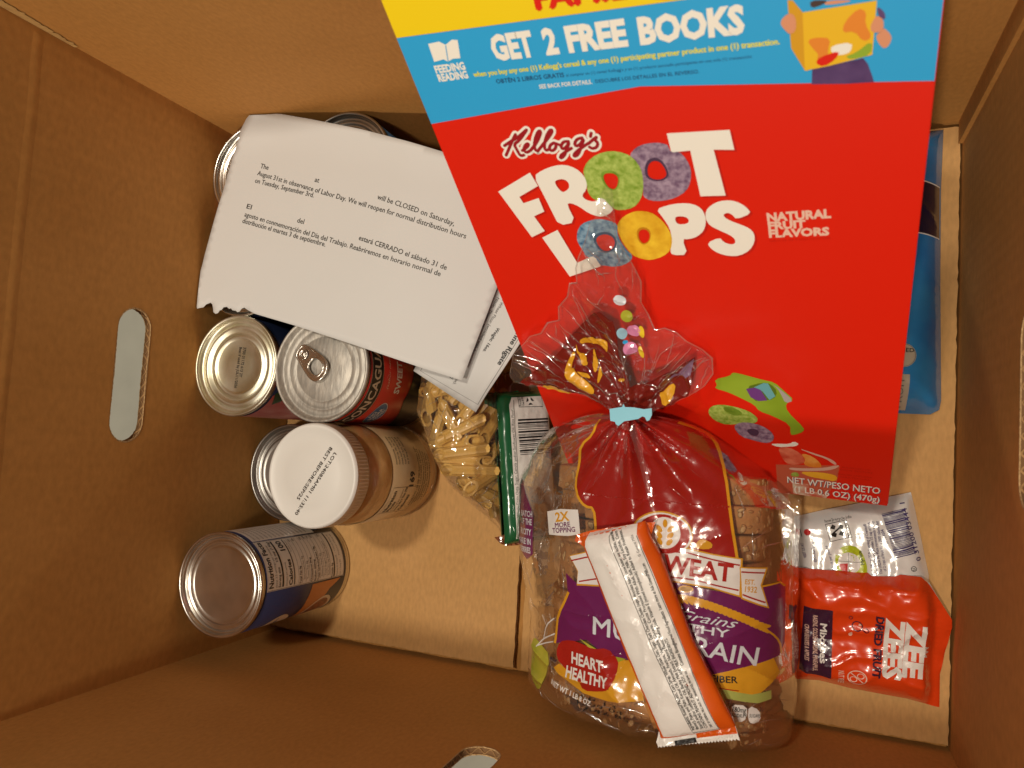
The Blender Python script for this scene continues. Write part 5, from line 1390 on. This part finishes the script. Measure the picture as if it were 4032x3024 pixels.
for a in (0, 2.1, 4.2): P.poly(M_INKBLACK, [(16+3.4*math.cos(a), 99+3.2*math.sin(a)), (16+3.4*math.cos(a+1.2), 99+3.2*math.sin(a+1.2)), (16+1.4*math.cos(a+1.0), 99+1.4*math.sin(a+1.0)), (16+1.4*math.cos(a+.1), 99+1.4*math.sin(a+.1))], lift=2.6)
P.build('back_print', gbar)
def crimp(name, ol, M, f3, parent):
    Pp, T = tess(ol); Pp, T = splitlong(Pp, T, 2.5)
    o = add(name, [f3(u, v) for u, v in Pp], T, M, parent); m_ = o.modifiers.new('thickness', 'SOLIDIFY'); m_.thickness = .0004
    return o
crimp('end_crimp', [(-16.9, 106), (-6.5, 106.1), (2, 106), (12, 107.5), (12, 99), (-.4, 97.5), (-5.9, 93.7), (-9.1, 95.4), (-16.9, 98.7)], M_GRW, lambda w, u: GA+GW*(w/1000)+GU*(u/1000)+GN*(-.0085+.0004*math.sin(w*1.6)+.0006*math.sin(u*.7)), gbar)
crimp('end_crimp', [(-14.9, 5.2), (-12, 2), (-10.6, .8), (-6, -1.6), (-.5, -2.1), (8, -2), (8, 4), (-1.8, 6.8), (-5.6, 6.5), (-9, 5.8)], M_BRW, lambda w, u: GA+GW*(w/1000)+GU*(u/1000)+GN*(-.0085+.0006*math.sin(w*1.9)), gbar)

# ================================================================ foil fruit packets
def pillow(name, loop, zf, M, parent, d=2.4):
    Pp, T, D = patch(loop, d); n = len(Pp)
    V = [(x/1000, y/1000, zf(x, y)) for x, y in Pp]+[(x/1000, y/1000, min(zf(x, y)-.0002, .0010+.25*(zf(x, y)-.001)*0+zf(x, y)*.35)) for x, y in Pp]
    F = list(T)+[(a+n, c+n, b+n) for a, b, c in T]
    return add(name, V, F, M, parent, smooth=True)
M_SILV = mat('packet_silver_white', (.74, .74, .73), .22, metal=.18, coat=.6, bump=.10, bscale=60)
SIL = [(421, 90), (419.5, 136.2), (438.6, 142.7), (462.8, 149.9), (474.6, 153.8), (489, 158.3), (491.3, 149), (500.2, 107.1), (500.2, 96), (470, 88)]
SIL = list(reversed(SIL)); silD = Dist(SIL)
def sil_z(x, y):
    d = silD(x, y); t = min(1, d/13.)
    return .0016+.0095*(1-(1-t)**2)+min(1, d/5)*(.0016*ridge(x/13+y/60, y/40, 3)+.0010*ridge(x/30, y/14, 6)+.0005*fbm(x/10, y/10))
sil = thing('cranberry_packet', 'shiny white foil fruit packet with barcode, between carton and red packet', 'foil packet', (.46, .12, 0))
pillow('pouch', SIL, sil_z, M_SILV, sil)
def fsil(x, y, h): return (x/1000, y/1000, sil_z(x, y)+.0002+h/1000)
M_VINK = mat('packet_violet_ink', (.045, .03, .13), .4); M_LIME = mat('packet_lime', (.42, .50, .015), .3, coat=.5); M_PRED = mat('packet_red_ink', (.50, .03, .03), .35)
P = Print(fsil, L=2.2, step=.12)
a0, b0, a1, b1 = Vector((471.5, 143.5)), Vector((483.7, 147.9)), Vector((479.9, 116.4)), Vector((491.9, 120.9))
tt = 0.; rb = random.Random(8)
while tt < .985:
    h = rb.choice([.010, .012, .018, .030]); e = min(1, tt+h)
    q = [a0.lerp(a1, tt), b0.lerp(b1, tt), b0.lerp(b1, e), a0.lerp(a1, e)]
    P.poly(M_VINK, [tuple(v) for v in reversed(q)], lift=2); tt = e+rb.choice([.010, .012, .020])
P.text(M_VINK, '0 31200 03444 1', (495.0, 116.5), (484.6, 152), 2.8, bold=.012); P.text(M_VINK, '27764004', (475.8, 125.2), (472.7, 134.1), 1.9, bold=.01)
P.build('barcode', sil)
P = Print(fsil, L=2.2, step=.12)
P.poly(M_LIME, smoothloop(list(reversed([(443.2, 118.6), (459.4, 123.9), (466.5, 101.5), (448.2, 98)])), 2), lift=1.5)
P.disc(M_BWHITE, (453.4, 110.6), 6.6, 2.5, 24, 6.8); P.disc(M_BWHITE, (446.9, 117.0), 2.4, 2.5, 16)
P.poly(M_PRED, [(447.6, 109.4), (448.6, 105.6), (452.5, 104.6), (452.6, 110.4)], lift=3.5); P.line(M_INKGREY, [(447.5, 111.2), (459.6, 111.8)], .3, 3.6); P.line(M_INKGREY, [(453.6, 104.4), (452.8, 117)], .3, 3.6)
P.text(M_INKBLACK, 'MyPlate', (462.3, 111), (460.1, 119.1), 2.0, bold=.02, lift=3)
P.build('plate_badge', sil)
P = Print(fsil, L=2.2, step=.12)
for s, a, b in (('† Each 1/4 cup (32.9 g) serving of Craisins®', (468.6, 103.6), (462.7, 136.5)), ('Dried Cranberries provides 1/2 cup of fruit.', (470.7, 105), (464.8, 138)), ('The USDA My Plate recommends a daily', (472.9, 106), (467.0, 138.6)), ('of 2 cups of fruit for a 2000 calorie diet', (475.2, 108), (469.6, 139)), ('1/2 cup of Fruit per pouch†', (447.6, 98), (440.4, 120.5)), ('VISIT US AT', (428, 111), (425.6, 120)), ('@OceanSpray', (434, 109), (431.6, 122))):
    P.text(M_VINK, s, a, b, 1.8, bold=.008)
P.text(M_INKBLACK, 'how2recycle.info', (438.4, 134.8), (454.2, 139.5), 1.8); P.line(M_INKBLACK, [(438.6, 133.8), (451, 137.9), (454.6, 127.4), (441.8, 123.1)], .4, 2, True)
P.line(M_INKBLACK, [(449.6, 137.2), (452.8, 126.9)], .35, 2); P.text(M_INKGREY, 'MULTI-LAYER', (454.0, 127.8), (451.5, 136.4), 1.4, bold=.01)
for dx, dy in ((-2.6, 2.0), (2.2, 2.6), (-1.6, -2.8), (2.6, -1.6)): P.poly(M_INKBLACK, [(445.6+dx-1.5, 130.6+dy-1), (445.6+dx+1.2, 130.6+dy-1.5), (445.6+dx+1.7, 130.6+dy+.8), (445.6+dx-.4, 130.6+dy+1.6)], lift=2)
P.line(M_INKBLACK, [(442.4, 127.6), (448.6, 134)], 1.0, 2.6); P.line(M_INKBLACK, [(422.6, 131.2), (424.6, 124)], .4, 2); P.disc(M_PRED, (427.8, 127.6), 2.1, 2); P.disc(M_INKBLACK, (490.6, 111), 1.7, 2, 18, hole=1.35); P.text(M_INKBLACK, 'U', (491.5, 110.3), (491.2, 111.6), 1.6, bold=.02)
P.build('packet_text', sil)
wf = thing('white_packet', 'plain white foil corner poking out from under the red packet by the right wall', 'foil packet', (.50, .085, 0))
WF = [(476, 84), (500, 103.5), (513.0, 81), (512.4, 76), (490, 70)]; wfD = Dist(WF)
pillow('pouch', list(reversed(WF)), lambda x, y: .0012+.0022*min(1, wfD(x, y)/6), M_SILV, wf)

M_RPK = mat('packet_red', (.68, .050, .006), .24, coat=.5, bump=.08, bscale=60); M_RPKP = mat('packet_plum', (.045, .012, .035), .3, coat=.4); M_RPW = mat('packet_white', (.74, .71, .67), .3, coat=.3)
RED = [(420, 104.4), (430.7, 104.4), (464.4, 105.9), (466.6, 104.1), (479.9, 105.4), (483, 107), (494.5, 106.9), (499.2, 102.6), (512.6, 82), (512.9, 77), (507.5, 46.9), (507.6, 26.8), (488.9, 28.9), (457.7, 29.7), (437.9, 31.6), (423.3, 30.1), (421, 60)]
RED = list(reversed(RED)); redD = Dist(RED)
def red_z(x, y):
    d = redD(x, y); t = min(1, d/17.); b = .0022+.0105*clamp((y-62)/36)
    cr = clamp((x-497)/6)
    z = b+.0150*(1-(1-t)**2.0)*(1-.75*cr)
    z += min(1, d/5)*(1-cr*.6)*(.0024*ridge(x/24+y/60, y/17-x/50, 9)+.0004*ridge(x/9+y/30, y/12, 3)+.0008*fbm(x/13, y/13, 4))
    z += .00055*cr*math.sin(x*2.4)
    return z
rpk = thing('red_fruit_packet', 'crumpled red foil dried fruit packet with white lettering in the near right corner', 'foil packet', (.465, .065, 0))
pillow('pouch', RED, red_z, M_RPK, rpk, 1.9)
def fred(x, y, h): return (x/1000, y/1000, red_z(x, y)+.0002+h/1000)
P = Print(fred, L=1.8, step=.12)
P.text(M_RPW, 'ZEES', (474.9, 81.6), (473.9, 43.1), 9.6, bold=.05); P.text(M_RPW, 'ZEE', (486.4, 80.6), (485.0, 46), 10.2, bold=.05)
P.poly(M_RPW, [(496.4, 66), (499.5, 64.6), (497.2, 63.6), (499.8, 61.6), (497.0, 61.4), (498.6, 58.6), (495.8, 59.5)], lift=2)
P.text(M_RPKP, 'DRIED FRUIT', (469, 81.6), (468.1, 42.4), 4.2, bold=.045)
P.build('brand_lettering', rpk)
P = Print(fred, L=1.8, step=.12)
P.poly(M_RPKP, list(reversed([(427.1, 81.2), (444.1, 81.7), (444.7, 36.7), (425.6, 38.3)])), lift=1.5)
P.text(M_RPW, 'Mixzees', (437.2, 72), (437.8, 47), 3.8, bold=.04, lift=3); P.text(M_PALE, 'RAISINS, GOLDEN RAISINS, PINEAPPLE,', (432.7, 76.6), (433.8, 40.5), 2.7, bold=.01, lift=3); P.text(M_PALE, 'CRANBERRIES & APPLES', (428, 69.3), (428.7, 46.5), 2.6, bold=.01, lift=3)
P.build('flavour_panel', rpk)
P = Print(fred, L=1.8, step=.12)
P.disc(M_PALE, (459.6, 40.7), 5.7, 2, 28, 4.8, hole=5.0); P.line(M_PALE, [(455.6, 43.6), (463.6, 37.6)], .6, 2.5)
P.disc(M_PALE, (457.6, 39.4), 2.2, 2, 16, 1.8, hole=1.7); P.disc(M_PALE, (461.6, 42.0), 2.2, 2, 16, 1.8, hole=1.7)
P.text(M_PALE, 'NUT FREE', (448.7, 43.8), (449, 34.2), 3.3, bold=.015)
P.build('nut_free_badge', rpk)
P = Print(fred, L=1.8, step=.12)
P.disc(M_RPKP, (458.5, 73.5), 3.2, 2, 18, hole=2.6); P.disc(M_PALE, (460, 74.4), .8, 2, 10); P.line(M_RPKP, [(461.5, 71.6), (464, 69.8), (465.2, 71.4), (463.4, 72.8)], .55, 2.4); P.disc(M_RPKP, (454.6, 78.4), 1.2, 2, 12, hole=.8); P.poly(M_PALE, smoothloop([(453.4, 68), (455.8, 70), (456, 66.8), (454.2, 66.2)], 1), lift=2)
P.build('fruit_drawing', rpk)

# ================================================================ blue pouch behind the carton
PO = [(330, 214), (483, 208.6), (499, 208.8), (504, 212), (505, 218), (503, 300), (502.3, 356), (503, 396), (330, 396)]
poD = Dist(PO)
def po_z(x, y):
    d = poD(x, y); t = min(1, d/24.)
    lim = .0235 if x > 478 else min(.0235, max(.004, (y-212)*.00115))
    return .0016+lim*(1-(1-t)**2)+.0009*min(1, d/5)*ridge(x/25, y/30, 7)
po = thing('blue_pouch', 'glossy blue fruit pouch lying against the right wall behind the red carton', 'pouch', (.42, .30, 0))
M_POB = mat('pouch_blue', (.010, .16, .47), .16, col2=(.03, .27, .60), nscale=22, coat=.6, bump=.06, bscale=60); M_POD = mat('pouch_dark', (.006, .006, .035), .18, coat=.6); M_POBE = mat('pouch_beige', (.50, .44, .34), .35)
pillow('pouch', PO, po_z, M_POB, po, 4.)
def fpo(x, y, h): return (x/1000, y/1000, po_z(x, y)+.0003+h/1000)
P = Print(fpo, L=3, step=.12)
P.poly(M_POD, [(440, 323), (501.4, 322.5), (501, 356), (440, 356)]); P.line(M_INKWHITE, [(440, 322.6), (501.6, 322.2)], .8, 2); P.line(M_INKWHITE, [(440, 356.4), (501.2, 356.4)], .8, 2)
P.build('pouch_band', po)
P = Print(fpo, L=3, step=.12)
P.disc(M_POBE, (480, 244), 7.5, 2, 28); P.disc(M_INKGREY, (480, 244), 7.2, 3, 28, hole=6.9); P.text(M_INKBLACK, 'DRIED', (474.8, 246), (486.2, 246), 2.4, bold=.02, lift=3)
P.poly(M_POBE, [(470, 210.5), (484, 210.5), (484, 232), (470, 232)], lift=2); P.text(M_INKGREY, 'FRUIT', (481, 212), (481, 230), 4, lift=3)
P.build('pouch_print', po)
